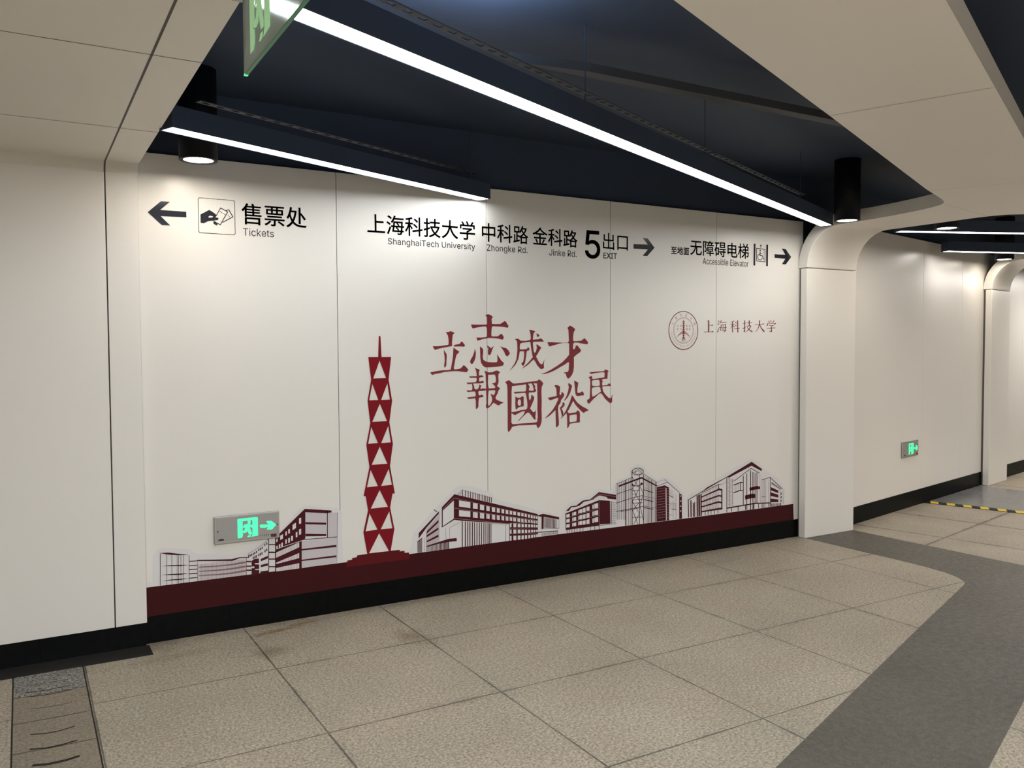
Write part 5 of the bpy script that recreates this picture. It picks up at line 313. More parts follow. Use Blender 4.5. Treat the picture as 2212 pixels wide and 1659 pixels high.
 'text EXIT': '35390,21880 35390,22270 35626,22270 35626,22226 35439,22226 35439,22099 35613,22099 35613,22055 35439,22055 35439,21924 35628,21924 35628,21880;35674,21880 35824,22098 35824,22061 35683,22270 35739,22270 35795,22187 35815,22157 35829,22132 35844,22104 35836,22104 35851,22132 35866,22157 35886,22187 35943,22270 35997,22270 35856,22063 35856,22100 36005,21880 35949,21880 35881,21979 35863,22007 35849,22030 35835,22057 35845,22057 35831,22031 35816,22007 35798,21979 35730,21880;36042,21880 36042,21924 36108,21924 36108,22226 36042,22226 36042,22270 36222,22270 36222,22226 36156,22226 36156,21924 36222,21924 36222,21880;36269,22226 36269,22270 36560,22270 36560,22226 36439,22226 36439,21880 36391,21880 36391,22226',
 'text 5': '34450,21820 34339,21827 34237,21849 34143,21886 34059,21935 33987,21995 33927,22065 33882,22145 33853,22231 33840,22323 34076,22323 34086,22268 34106,22218 34135,22171 34173,22130 34217,22095 34268,22066 34325,22045 34385,22032 34450,22028 34524,22034 34593,22051 34657,22081 34714,22121 34761,22170 34800,22227 34829,22292 34846,22363 34852,22440 34846,22517 34828,22589 34798,22655 34758,22715 34709,22765 34651,22806 34586,22836 34514,22854 34437,22860 34373,22857 34309,22846 34247,22829 34189,22806 34139,22778 34098,22746 33868,22771 33977,23710 34997,23710 34997,23502 34183,23502 34120,22950 34129,22950 34174,22984 34226,23012 34285,23036 34348,23054 34413,23064 34480,23068 34566,23063 34647,23047 34723,23022 34794,22986 34859,22943 34917,22891 34967,22831 35010,22765 35044,22692 35070,22614 35085,22531 35090,22443 35081,22328 35053,22221 35007,22122 34945,22035 34869,21961 34779,21901 34679,21856 34569,21829',
 'text Accessible Elevator': '44640,21918 44777,22376 44832,22376 44970,21918 44919,21918 44840,22190 44823,22253 44799,22349 44809,22349 44785,22252 44769,22190 44691,21918;44709,22046 44709,22097 44901,22097 44901,22046;45135,21910 45111,21913 45088,21920 45068,21932 45050,21949 45035,21970 45023,21994 45014,22022 45009,22053 45007,22087 45009,22121 45014,22152 45023,22180 45035,22205 45050,22225 45068,22242 45088,22255 45111,22262 45135,22264 45148,22264 45161,22261 45174,22258 45186,22253 45197,22246 45207,22239 45217,22230 45225,22220 45233,22208 45239,22195 45245,22182 45249,22167 45205,22154 45196,22178 45181,22198 45161,22211 45135,22215 45117,22213 45102,22207 45089,22197 45078,22184 45069,22169 45062,22151 45057,22131 45054,22109 45053,22087 45054,22065 45057,22043 45062,22024 45069,22006 45078,21990 45089,21977 45102,21967 45117,21962 45135,21960 45161,21964 45182,21977 45197,21998 45206,22023 45250,22010 45246,21995 45240,21981 45234,21968 45226,21957 45218,21946 45208,21937 45197,21929 45186,21922 45174,21917 45162,21913 45149,21911;45427,21910 45403,21913 45380,21920 45360,21932 45342,21949 45327,21970 45315,21994 45306,22022 45301,22053 45299,22087 45301,22121 45306,22152 45315,22180 45327,22205 45342,22225 45360,22242 45380,22255 45403,22262 45427,22264 45440,22264 45453,22261 45466,22258 45478,22253 45489,22246 45499,22239 45509,22230 45517,22220 45525,22208 45531,22195 45537,22182 45541,22167 45497,22154 45488,22178 45473,22198 45453,22211 45427,22215 45409,22213 45394,22207 45381,22197 45370,22184 45361,22169 45354,22151 45349,22131 45346,22109 45345,22087 45346,22065 45349,22043 45354,22024 45361,22006 45370,21990 45381,21977 45394,21967 45409,21962 45427,21960 45453,21964 45474,21977 45489,21998 45498,22023 45542,22010 45538,21995 45532,21981 45526,21968 45518,21957 45510,21946 45500,21937 45489,21929 45478,21922 45466,21917 45454,21913 45441,21911;45722,21910 45696,21913 45673,21920 45652,21932 45634,21949 45619,21970 45607,21994 45598,22022 45593,22053 45591,22086 45593,22120 45598,22151 45607,22179 45619,22204 45633,22225 45651,22242 45671,22254 45693,22262 45717,22264 45733,22263 45747,22260 45762,22255 45776,22247 45789,22238 45802,22225 45812,22210 45822,22192 45830,22172 45835,22148 45839,22122 45840,22093 45840,22070 45621,22070 45621,22117 45815,22117 45794,22100 45794,22122 45791,22142 45786,22160 45779,22176 45770,22190 45760,22201 45747,22209 45733,22214 45717,22215 45701,22214 45687,22209 45674,22200 45663,22189 45654,22176 45646,22161 45641,22144 45638,22126 45637,22108 45637,22078 45638,22054 45642,22032 45647,22013 45656,21997 45666,21984 45677,21973 45691,21965 45706,21961 45723,21959 45734,21960 45744,21962 45753,21965 45762,21970 45770,21976 45777,21983 45783,21992 45788,22002 45791,22013 45835,22000 45830,21983 45823,21967 45813,21953 45802,21941 45789,21930 45774,21922 45758,21915 45741,21912;45998,21910 45980,21911 45963,21915 45947,21921 45933,21929 45920,21939 45910,21952 45901,21967 45895,21984 45890,22003 45933,22014 45938,21997 45946,21983 45956,21972 45968,21965 45982,21960 45998,21959 46016,21960 46032,21965 46044,21974 46054,21985 46060,21997 46062,22010 46061,22022 46057,22032 46051,22040 46043,22047 46033,22053 46021,22057 45974,22071 45951,22080 45932,22091 45917,22105 45907,22122 45901,22142 45899,22165 45900,22184 45905,22201 45912,22217 45922,22231 45934,22242 45949,22252 45965,22259 45983,22263 46002,22264 46020,22263 46037,22260 46051,22254 46064,22245 46075,22235 46085,22224 46092,22210 46099,22195 46103,22179 46062,22168 46058,22180 46051,22192 46043,22202 46032,22211 46019,22216 46002,22218 45987,22216 45973,22211 45961,22203 45951,22193 45946,22181 45944,22168 45945,22156 45949,22146 45955,22137 45964,22130 45976,22124 45991,22119 46033,22106 46057,22098 46076,22086 46090,22072 46100,22055 46106,22036 46108,22014 46107,21994 46102,21977 46095,21960 46084,21946 46071,21934 46056,21924 46038,21916 46019,21912;46268,21910 46249,21911 46232,21915 46216,21921 46202,21929 46190,21939 46179,21952 46170,21967 46164,21984 46160,22003 46203,22014 46208,21997 46215,21983 46225,21972 46237,21965 46251,21960 46267,21959 46285,21960 46301,21965 46314,21974 46323,21985 46329,21997 46331,22010 46330,22022 46327,22032 46321,22040 46313,22047 46302,22053 46290,22057 46243,22071 46220,22080 46201,22091 46187,22105 46176,22122 46170,22142 46168,22165 46169,22184 46174,22201 46181,22217 46191,22231 46204,22242 46218,22252 46235,22259 46252,22263 46271,22264 46290,22263 46306,22260 46321,22254 46334,22245 46345,22235 46354,22224 46362,22210 46368,22195 46372,22179 46331,22168 46327,22180 46321,22192 46312,22202 46302,22211 46288,22216 46272,22218 46256,22216 46242,22211 46230,22203 46221,22193 46215,22181 46214,22168 46215,22156 46219,22146 46225,22137 46234,22130 46246,22124 46260,22119 46303,22106 46326,22098 46345,22086 46359,22072 46370,22055 46376,22036 46378,22014 46376,21994 46372,21977 46364,21960 46353,21946 46341,21934 46325,21924 46308,21916 46289,21912;46442,21918 46442,22260 46487,22260 46487,21918;46464,22317 46456,22318 46449,22322 46442,22328 46437,22335 46434,22344 46433,22353 46434,22363 46437,22372 46442,22379 46449,22385 46456,22389 46464,22390 46473,22389 46480,22385 46487,22379 46492,22372 46495,22363 46496,22353 46495,22344 46492,22335 46487,22328 46480,22322 46473,22318;46695,21910 46679,21912 46665,21915 46653,21921 46643,21929 46634,21937 46627,21946 46613,21971 46608,21971 46608,21918 46564,21918 46564,22376 46610,22376 46610,22206 46613,22206 46627,22229 46634,22238 46642,22246 46652,22254 46664,22260 46678,22263 46695,22264 46717,22262 46738,22255 46757,22243 46773,22226 46787,22206 46799,22182 46807,22154 46812,22122 46814,22088 46812,22053 46807,22022 46799,21994 46787,21969 46773,21949 46757,21932 46738,21920 46717,21913|46688,21960 46705,21962 46719,21967 46732,21977 46743,21989 46752,22005 46759,22023 46764,22043 46767,22065 46768,22089 46767,22112 46764,22133 46759,22153 46752,22171 46743,22186 46732,22198 46719,22208 46705,22213 46688,22215 46672,22213 46657,22208 46645,22199 46634,22187 46625,22172 46618,22155 46613,22135 46610,22113 46609,22089 46610,22064 46613,22042 46618,22021 46625,22004 46634,21988 46645,21976 46658,21967 46672,21962;46942,21916 46922,21918 46906,21925 46893,21936 46885,21951 46879,21971 46878,21994 46878,22376 46923,22376 46923,22007 46923,21993 46925,21982 46928,21974 46932,21969 46938,21966 46947,21964 46957,21965 46964,21967 46972,21920 46958,21917;47135,21910 47109,21913 47086,21920 47065,21932 47047,21949 47032,21970 47020,21994 47011,22022 47005,22053 47004,22086 47005,22120 47011,22151 47019,22179 47031,22204 47046,22225 47063,22242 47083,22254 47106,22262 47130,22264 47145,22263 47160,22260 47175,22255 47189,22247 47202,22238 47214,22225 47225,22210 47234,22192 47242,22172 47248,22148 47251,22122 47252,22093 47252,22070 47034,22070 47034,22117 47228,22117 47207,22100 47206,22122 47203,22142 47198,22160 47191,22176 47183,22190 47172,22201 47160,22209 47146,22214 47130,22215 47114,22214 47099,22209 47086,22200 47075,22189 47066,22176 47059,22161 47054,22144 47050,22126 47049,22108 47049,22078 47050,22054 47054,22032 47060,22013 47068,21997 47078,21984 47090,21973 47104,21965 47119,21961 47135,21959 47146,21960 47156,21962 47166,21965 47174,21970 47182,21976 47189,21983 47195,21992 47200,22002 47204,22013 47248,22000 47243,21983 47235,21967 47226,21953 47214,21941 47202,21930 47187,21922 47171,21915 47154,21912;47459,21918 47459,22376 47690,22376 47690,22325 47507,22325 47507,22175 47677,22175 47677,22124 47507,22124 47507,21969 47692,21969 47692,21918;47827,21916 47807,21918 47791,21925 47779,21936 47770,21951 47765,21971 47763,21994 47763,22376 47808,22376 47808,22007 47808,21993 47810,21982 47813,21974 47817,21969 47823,21966 47832,21964 47842,21965 47849,21967 47857,21920 47843,21917;48020,21910 47994,21913 47971,21920 47950,21932 47932,21949 47917,21970 47905,21994 47896,22022 47891,22053 47889,22086 47891,22120 47896,22151 47904,22179 47916,22204 47931,22225 47949,22242 47969,22254 47991,22262 48015,22264 48030,22263 48045,22260 48060,22255 48074,22247 48087,22238 48099,22225 48110,22210 48119,22192 48127,22172 48133,22148 48136,22122 48137,22093 48137,22070 47919,22070 47919,22117 48113,22117 48092,22100 48091,22122 48088,22142 48083,22160 48077,22176 48068,22190 48057,22201 48045,22209 48031,22214 48015,22215 47999,22214 47984,22209 47972,22200 47961,22189 47951,22176 47944,22161 47939,22144 47935,22126 47934,22108 47934,22078 47936,22054 47939,22032 47945,22013 47953,21997 47963,21984 47975,21973 47989,21965 48004,21961 48020,21959 48031,21960 48041,21962 48051,21965 48059,21970 48067,21976 48074,21983 48080,21992 48085,22002 48089,22013 48133,22000 48128,21983 48120,21967 48111,21953 48100,21941 48087,21930 48072,21922 48056,21915 48039,21912;48282,21918 48175,22260 48224,22260 48284,22057 48300,21996 48313,21936 48297,21936 48311,21996 48327,22057 48387,22260 48436,22260 48329,21918;48567,21910 48550,21911 48534,21915 48519,21922 48505,21932 48494,21943 48484,21958 48477,21975 48473,21994 48471,22015 48472,22033 48476,22049 48481,22063 48488,22074 48496,22084 48506,22092 48517,22098 48529,22104 48541,22108 48580,22116 48621,22122 48645,22130 48652,22147 48652,22149 48652,22163 48649,22175 48646,22185 48641,22194 48634,22202 48626,22208 48616,22212 48606,22215 48593,22216 48581,22215 48569,22213 48559,22208 48536,22189 48523,22165 48479,22180 48487,22200 48496,22216 48507,22230 48519,22241 48533,22250 48547,22256 48562,22261 48577,22263 48592,22264 48625,22260 48637,22256 48649,22250 48660,22243 48670,22233 48679,22221 48687,22206 48693,22189 48696,22168 48697,22144 48697,21918 48653,21918 48653,21964 48650,21964 48635,21940 48627,21932 48618,21925 48608,21919 48596,21914 48582,21911|48575,21959 48591,21960 48605,21964 48617,21971 48628,21979 48636,21990 48643,22002 48648,22015 48651,22028 48652,22042 48652,22089 48640,22082 48620,22076 48597,22072 48578,22069 48548,22061 48539,22056 48532,22050 48525,22043 48521,22035 48518,22024 48517,22012 48518,22001 48520,21991 48524,21983 48530,21976 48537,21970 48545,21965 48554,21961 48564,21959;48887,22260 48887,22213 48741,22213 48741,22260;48784,22343 48829,22343 48829,22006 48830,21992 48832,21981 48837,21973 48843,21967 48851,21964 48862,21963 48873,21964 48885,21966 48893,21919 48878,21915 48860,21914 48838,21917 48819,21924 48804,21937 48793,21954 48786,21976 48784,22001;49057,21910 49033,21913 49010,21920 48990,21932 48972,21949 48957,21970 48945,21994 48936,22022 48931,22053 48929,22087 48931,22121 48936,22152 48945,22180 48957,22205 48972,22225 48990,22242 49010,22255 49033,22262 49057,22264 49082,22262 49104,22255 49124,22242 49142,22225 49157,22205 49169,22180 49178,22152 49183,22121 49185,22087 49183,22053 49178,22022 49169,21994 49157,21970 49142,21949 49124,21932 49104,21920 49082,21913|49057,21960 49075,21962 49090,21967 49103,21977 49115,21990 49124,22006 49131,22024 49136,22043 49139,22065 49140,22087 49139,22109 49136,22130 49131,22150 49124,22169 49115,22184 49103,22197 49090,22207 49075,22213 49057,22215 49039,22213 49024,22207 49011,22197 49000,22184 48991,22169 48984,22151 48979,22131 48976,22109 48975,22087 48976,22065 48979,22043 48984,22024 48991,22006 49000,21990 49011,21977 49024,21967 49039,21962;49249,21918 49249,22260 49293,22260 49293,22207 49296,22207 49302,22223 49311,22237 49323,22249 49337,22258 49351,22263 49368,22265 49380,22264 49390,22264 49390,22208 49380,22210 49363,22211 49350,22210 49339,22207 49328,22201 49318,22194 49310,22185 49303,22173 49298,22161 49295,22147 49294,22131 49294,21918',
}
# flat shapes on a wall: coordinates are (along the wall, height) in half millimetres
def decode(key):
    out = []
    for piece in SHAPES[key].split(';'):
        out.append([[(float(a)/2000, float(b_)/2000) for a, b_ in (p.split(',') for p in loop.split(' '))] for loop in piece.split('|')])
    return out
def flat_from_loops(bm, loops, y, off=(0, 0)):
    flat = [p for l in loops for p in l]
    vs = [bm.verts.new((p[0]-off[0], y, p[1]-off[1])) for p in flat]
    for a, b_, c in tessellate_polygon([[Vector((p[0], p[1], 0)) for p in l] for l in loops]):
        cr = (flat[b_][0]-flat[a][0])*(flat[c][1]-flat[a][1])-(flat[b_][1]-flat[a][1])*(flat[c][0]-flat[a][0])
        if abs(cr) < 1e-10: continue
        if cr < 0: a, c = c, a
        try: bm.faces.new((vs[a], vs[b_], vs[c]))
        except ValueError: pass
def decal(name, keys, mat, y, parent=None, off=(0, 0)):
    bm = bmesh.new()
    for k in ([keys] if isinstance(keys, str) else keys):
        for loops in decode(k): flat_from_loops(bm, loops, y, off)
    return finish(name, bm, mat, parent)
_glyphs = {}
def glyphs(s, bold):
    """triangles of a line of text in Blender's own built-in font"""
    if (s, bold) in _glyphs: return _glyphs[(s, bold)]
    cu = bpy.data.curves.new('text_source', 'FONT'); cu.body = s; cu.size = 1; cu.offset = bold
    cu.resolution_u = 4
    o = bpy.data.objects.new('text_source', cu); COL.objects.link(o)
    dg = bpy.context.evaluated_depsgraph_get(); dg.update()
    me = bpy.data.meshes.new_from_object(o.evaluated_get(dg))
    v = [(a.co.x, a.co.y) for a in me.vertices]; f = [tuple(p.vertices) for p in me.polygons]
    bpy.data.meshes.remove(me); bpy.data.objects.remove(o); bpy.data.curves.remove(cu)
    _glyphs[(s, bold)] = (v, f); return v, f
def add_text(bm, s, box, y, bold=0.0, off=(0, 0), rot=None):
    v, f = glyphs(s, bold)
    x0, x1 = min(p[0] for p in v), max(p[0] for p in v); y0, y1 = min(p[1] for p in v), max(p[1] for p in v)
    u0, u1, w0, w1 = box
    vs = []
    for p in v:
        a = u0 + (p[0]-x0)/(x1-x0)*(u1-u0); b_ = w0 + (p[1]-y0)/(y1-y0)*(w1-w0)
        if rot:
            cx, cz, t = rot; a, b_ = a-cx, b_-cz
            a, b_ = cx + a*math.cos(t)-b_*math.sin(t), cz + a*math.sin(t)+b_*math.cos(t)
        vs.append(bm.verts.new((a-off[0], y, b_-off[1])))
    for q in f:
        try: bm.faces.new([vs[i] for i in q])
        except ValueError: pass

def add_latin(bm, s, y, shift=0.0):
    pcs = [[[(float(a)/10000, float(b_)/10000) for a, b_ in (p.split(',') for p in loop.split(' '))] for loop in piece.split('|')] for piece in LATIN['text '+s].split(';')]
    for dx, dz in ([(0, 0)] if not shift else [(-shift, -shift), (shift, -shift), (-shift, shift), (shift, shift)]):
        for loops in pcs: flat_from_loops(bm, [[(p[0]+dx, p[1]+dz) for p in l] for l in loops], y)

# ------------------------------------------------------------------ floor
def floor_poly(name, pts, z0, z1, mat, loc=(0, 0), rz=0.0):
    bm = bmesh.new(); add_prism(bm, pts, z0, z1)
    o = finish(name, bm, mat); o.location = (loc[0], loc[1], 0); o.rotation_euler = (0, 0, rz)
    return structure(o)
floor_poly('floor', [(-3, -9), (5.82, -9), (5.82, 0.15), (-3, 0.15)], -0.1, 0.0, GRAN1)
A2 = R(12.4)
# second bay, tiles turned with the wall
floor_poly('floor_section', [(-0.19, 0.15), (-2.9, -9), (9, -9), (9, 0.6), (0, 0.6)], -0.1, -0.0005, GRAN2, (6.0, 0.006), A2)
floor_poly('floor_band', [(0.30, -3.405), (2.374, -2.643), (4.267, -1.94), (5.05, -1.655), (5.20, -1.600), (5.299, -1.563), (5.344, -1.540),
    (5.387, -1.503), (5.443, -1.425), (5.485, -1.32), (5.512, -1.149), (5.519, -0.95), (5.519, 0.0), (6.108, 0.0), (6.115, -0.6), (6.128, -1.35),
    (6.135, -1.50), (6.20, -1.66), (6.40, -1.80), (9.9, -3.25), (9.9, -3.95), (5.9, -2.28), (5.75, -2.13), (3.766, -2.779), (3.059, -3.039), (0.30, -4.055)],
    -0.02, 0.0012, GRANB)
floor_poly('floor_slab', [(-3, -0.03), (0.552, -0.03), (0.552, -0.193), (-3, -0.165)], -0.02, 0.0014, SLAB)
floor_poly('floor_strip', [(-0.066, -0.47), (0.230, -0.478), (0.230, -6), (-0.066, -6)], -0.02, 0.0010, GRANS)
floor_poly('floor_strip_edge', [(-0.066, -0.166), (0.230, -0.178), (0.230, -0.478), (-0.066, -0.47)], -0.02, 0.0012, GRANR)
# joints and worn grooves of the strip
def ribbon(bm, pts, w, z):
    for (xa, ya), (xb, yb) in zip(pts, pts[1:]):
        dx, dy = xb-xa, yb-ya; l = math.hypot(dx, dy); nx, ny = -dy/l*w/2, dx/l*w/2
        bm.faces.new([bm.verts.new((xa+nx, ya+ny, z)), bm.verts.new((xa-nx, ya-ny, z)), bm.verts.new((xb-nx, yb-ny, z)), bm.verts.new((xb+nx, yb+ny, z))])
bm = bmesh.new()
ribbon(bm, [(-0.066, -0.17), (-0.066, -6)], 0.006, 0.0016); ribbon(bm, [(0.230, -0.18), (0.230, -6)], 0.006, 0.0016)
for k in range(18): ribbon(bm, [(-0.066, -0.468-0.3045*k), (0.08, -0.478-0.3045*k), (0.230, -0.478-0.3045*k)], 0.004, 0.0015)
for w, pts in ((0.006, [(0.0, -0.481), (0.05, -0.492), (0.10, -0.494), (0.165, -0.488)]), (0.003, [(0.001, -0.630), (0.06, -0.647), (0.12, -0.648), (0.162, -0.643)]),
               (0.007, [(-0.002, -0.913), (0.054, -0.935), (0.106, -0.936), (0.158, -0.918)]), (0.011, [(-0.005, -1.059), (0.05, -1.080), (0.108, -1.079), (0.16, -1.068)]),
               (0.009, [(0.004, -1.208), (0.05, -1.226), (0.11, -1.226), (0.16, -1.215)]), (0.006, [(-0.020, -0.419), (0.069, -0.434), (0.167, -0.426)]), (0.003, [(-0.017, -0.322), (0.07, -0.338), (0.171, -0.340)])):
    ribbon(bm, pts, w, 0.0018)
for k in range(4, 14): ribbon(bm, [(0.0, -0.608-0.152*k), (0.05, -0.628-0.152*k), (0.11, -0.628-0.152*k), (0.16, -0.614-0.152*k)], 0.008, 0.0018)
structure(finish('floor_strip_grooves', bm, new_mat('worn_groove', (0.030, 0.025, 0.020), 0.8, 0, 0.1)))
# ------------------------------------------------------------------ main wall
def panel_wall(name, seams, z0, z1, y, mat, thick=0.03, loc=(0, 0), rz=0.0, gap=0.0035):
    bm = bmesh.new()
    for a, b_ in zip(seams, seams[1:]): add_box(bm, a+gap/2, b_-gap/2, y, y+thick, z0, z1, bevel=0.0015)
    add_box(bm, seams[0], seams[-1], y+thick*0.5, y+thick*0.5+0.01, z0, z1, mi=1)
    o = finish(name, bm, [mat, SEAM]); o.location = (loc[0], loc[1], 0); o.rotation_euler = (0, 0, rz)
    return structure(o)
panel_wall('wall_back', [0.40, 1.614, 2.610, 3.600, 4.604, 5.56], 0.143, 2.588, 0.0, PANEL)
def skirting(name, x0, x1, y, z, loc=(0, 0), rz=0.0, step=0.61):
    bm = bmesh.new(); x = x0
    while x < x1-0.01:
        e = min(x+step, x1); add_box(bm, x+0.0006, e-0.0006, y, y+0.03, 0.0, z); x = e
    add_box(bm, x0, x1, y+0.01, y+0.028, 0.0, z-0.002)
    o = finish(name, bm, BASE); o.location = (loc[0], loc[1], 0); o.rotation_euler = (0, 0, rz)
    return structure(o)
skirting('baseboard_back', 0.36, 5.52, -0.005, 0.143)
# black void wall above the panels
structure(box_obj('wall_upper', NIGHT, -3, 6.2, 0.06, 0.10, 2.50, 3.0))
o = structure(box_obj('wall_upper_right', NIGHT, 0, 9, 0.06, 0.10, 2.50, 3.0)); o.location = (6.0, 0.006, 0); o.rotation_euler = (0, 0, A2)
structure(box_obj('ceiling', NIGHT, -3, 16, -9, 3.5, 2.95, 3.05))
# second bay wall
panel_wall('wall_right', [0.0, 0.26, 1.78, 2.80, 3.80, 4.80, 5.80, 6.8, 7.8], 0.150, 2.610, 0.0, PANEL, loc=(6.0, 0.006), rz=A2)
skirting('baseboard_right', 0.0, 7.8, -0.006, 0.150, (6.0, 0.006), A2)
# left wall, a little proud of the main wall, and its ceiling
panel_wall('wall_left', [-3.0, -1.61, -0.61, 0.392, 0.547], 0.122, 2.462, -0.032, PANEL, 0.05, gap=0.006)
skirting('baseboard_left', -3.0, 0.540, -0.030, 0.124)
structure(box_obj('wall_front', PANEL, -3, 14, -9.1, -9.0, 0, 2.95))

# ------------------------------------------------------------------ white ceiling
CZ0, CZ1 = 2.510, 2.600
def seam_strip(bm, pts, w=0.004, z=CZ0-0.0008):
    for (xa, ya), (xb, yb) in zip(pts, pts[1:]):
        dx, dy = xb-xa, yb-ya; l = math.hypot(dx, dy); nx, ny = -dy/l*w/2, dx/l*w/2
        f = bm.faces.new([bm.verts.new((xa+nx, ya+ny, z)), bm.verts.new((xb+nx, yb+ny, z)), bm.verts.new((xb-nx, yb-ny, z)), bm.verts.new((xa-nx, ya-ny, z))])
        f.material_index = 1
bm = bmesh.new()
add_prism(bm, [(-3, -0.082), (0.547, -0.082), (0.547, -4.073), (-3, -4.073)], CZ0, CZ1)
prof = [(-0.032-0.05+0.05*math.cos(t*math.pi/16), 2.460+0.05*math.sin(t*math.pi/16)) for t in range(9)]
poly = prof + [(-0.082, 2.60), (0.02, 2.60), (0.02, 2.460)]
a = [bm.verts.new((-3, y, z)) for y, z in poly]; b_ = [bm.verts.new((0.547, y, z)) for y, z in poly]
for i in range(len(poly)):
    j = (i+1) % len(poly); f = bm.faces.new((a[i], b_[i], b_[j], a[j])); f.smooth = i < 8
bm.faces.new(a); bm.faces.new(b_[::-1])
seam_strip(bm, [(0.392, -0.080), (0.392, -4.07)], 0.008)
for (ya, za), (yb, zb) in zip(prof, prof[1:]):
    f = bm.faces.new([bm.verts.new((0.388, ya-0.0008, za-0.0008)), bm.verts.new((0.396, ya-0.0008, za-0.0008)), bm.verts.new((0.396, yb-0.0008, zb-0.0008)), bm.verts.new((0.388, yb-0.0008, zb-0.0008))]); f.material_index = 1
for y in (-0.785, -1.815, -2.845): seam_strip(bm, [(-3, y), (0.547, y)], 0.0035)
structure(finish('ceiling_left', bm, [CEILW, SEAM]))
bm = bmesh.new()
add_prism(bm, [(0.547, -3.425), (1.582, -2.980), (2.966, -2.391), (4.767, -1.612), (5.05, -1.500), (5.18, -1.448), (5.255, -1.412), (5.315, -1.372), (5.366, -1.317),
    (5.406, -1.235), (5.445, -1.10), (5.482, -0.90), (5.503, -0.70), (5.503, -0.391), (6.104, -0.391), (6.116, -0.70), (6.126, -0.95), (6.130, -1.12),
    (6.150, -1.22), (6.19, -1.30), (6.281, -1.366), (6.60, -1.515), (13.5, -4.37), (13.5, -5.03), (6.37, -2.07), (5.80, -1.835), (4.025, -2.592), (2.239, -3.353), (0.547, -4.073)], CZ0, CZ1)
seam_strip(bm, [(2.917, -2.412), (3.15, -3.0)], 0.003)
seam_strip(bm, [(4.83, -1.60), (5.10, -2.13)], 0.003)
seam_strip(bm, [(5.371, -1.345), (5.503, -1.319), (6.112, -1.200)], 0.003)
structure(finish('ceiling_band', bm, [CEILW, new_mat('faint_seam', (0.38, 0.35, 0.31), 0.7)]))

# ------------------------------------------------------------------ arched columns
def arch_column(loc, rz, label):
    """local frame: x along the front from the left edge, wall plane at y = 0"""
    t = empty('arch_column', (loc[0], loc[1], 0), rz)
    W = 0.601
    bm = bmesh.new(); add_box(bm, 0.0, W, -0.091, -0.024, 0.0, 2.200, bevel=0.006); add_box(bm, 0.02, W-0.006, -0.026, 0.02, 0.0, 2.2, mi=1)
    finish('shaft', bm, [PANEL, GAP], t)
    bm = bmesh.new(); n = 20
    inner = [(-0.391+0.300*math.cos(k*math.pi/2/n), 2.205+0.305*math.sin(k*math.pi/2/n)) for k in range(n+1)]
    outer = [(-0.391+0.392*math.cos(k*math.pi/2/n), 2.205+0.395*math.sin(k*math.pi/2/n)) for k in range(n+1)]
    ring = lambda x: ([bm.verts.new((x, y, z)) for y, z in inner], [bm.verts.new((x, y, z)) for y, z in outer])
    li, lo = ring(0.0); ri, ro = ring(W)
    for k in range(n):
        f = bm.faces.new((li[k], li[k+1], ri[k+1], ri[k])); f.smooth = True
        f = bm.faces.new((lo[k], ro[k], ro[k+1], lo[k+1])); f.smooth = True
        bm.faces.new((li[k], lo[k], lo[k+1], li[k+1])); bm.faces.new((ri[k], ri[k+1], ro[k+1], ro[k]))
    bm.faces.new((li[0], ri[0], ro[0], lo[0])); bm.faces.new((li[n], lo[n], ro[n], ri[n]))
    o = finish('arch_panel', bm, PANEL, t)
    md = o.modifiers.new('bevel', 'BEVEL'); md.width = 0.004; md.segments = 2; md.limit_method = 'ANGLE'; md.angle_limit = R(50)
    tag(t, label, 'column')
    return t
arch_column((5.503, 0.0), 0.0, 'white column with curved top closing the right end of the mural wall')
arch_column((9.345, 0.742), A2, 'smaller white arched column beyond the yellow and black hazard tape')
arch_column((13.05, 1.556), A2, 'farthest white arched column, cut by the right edge of the photo')
for c0 in ((9.345, 0.742), (13.05, 1.556)):
    bm = bmesh.new()
    add_prism(bm, [(0.0, -0.391), (0.601, -0.391), (0.62, -0.7), (0.62, -3.0), (-0.02, -3.0), (-0.02, -0.7)], CZ0+0.0005, CZ1-0.0005)
    o = finish('ceiling_band_cross', bm, [CEILW]); o.location = (c0[0], c0[1], 0); o.rotation_euler = (0, 0, A2); structure(o)

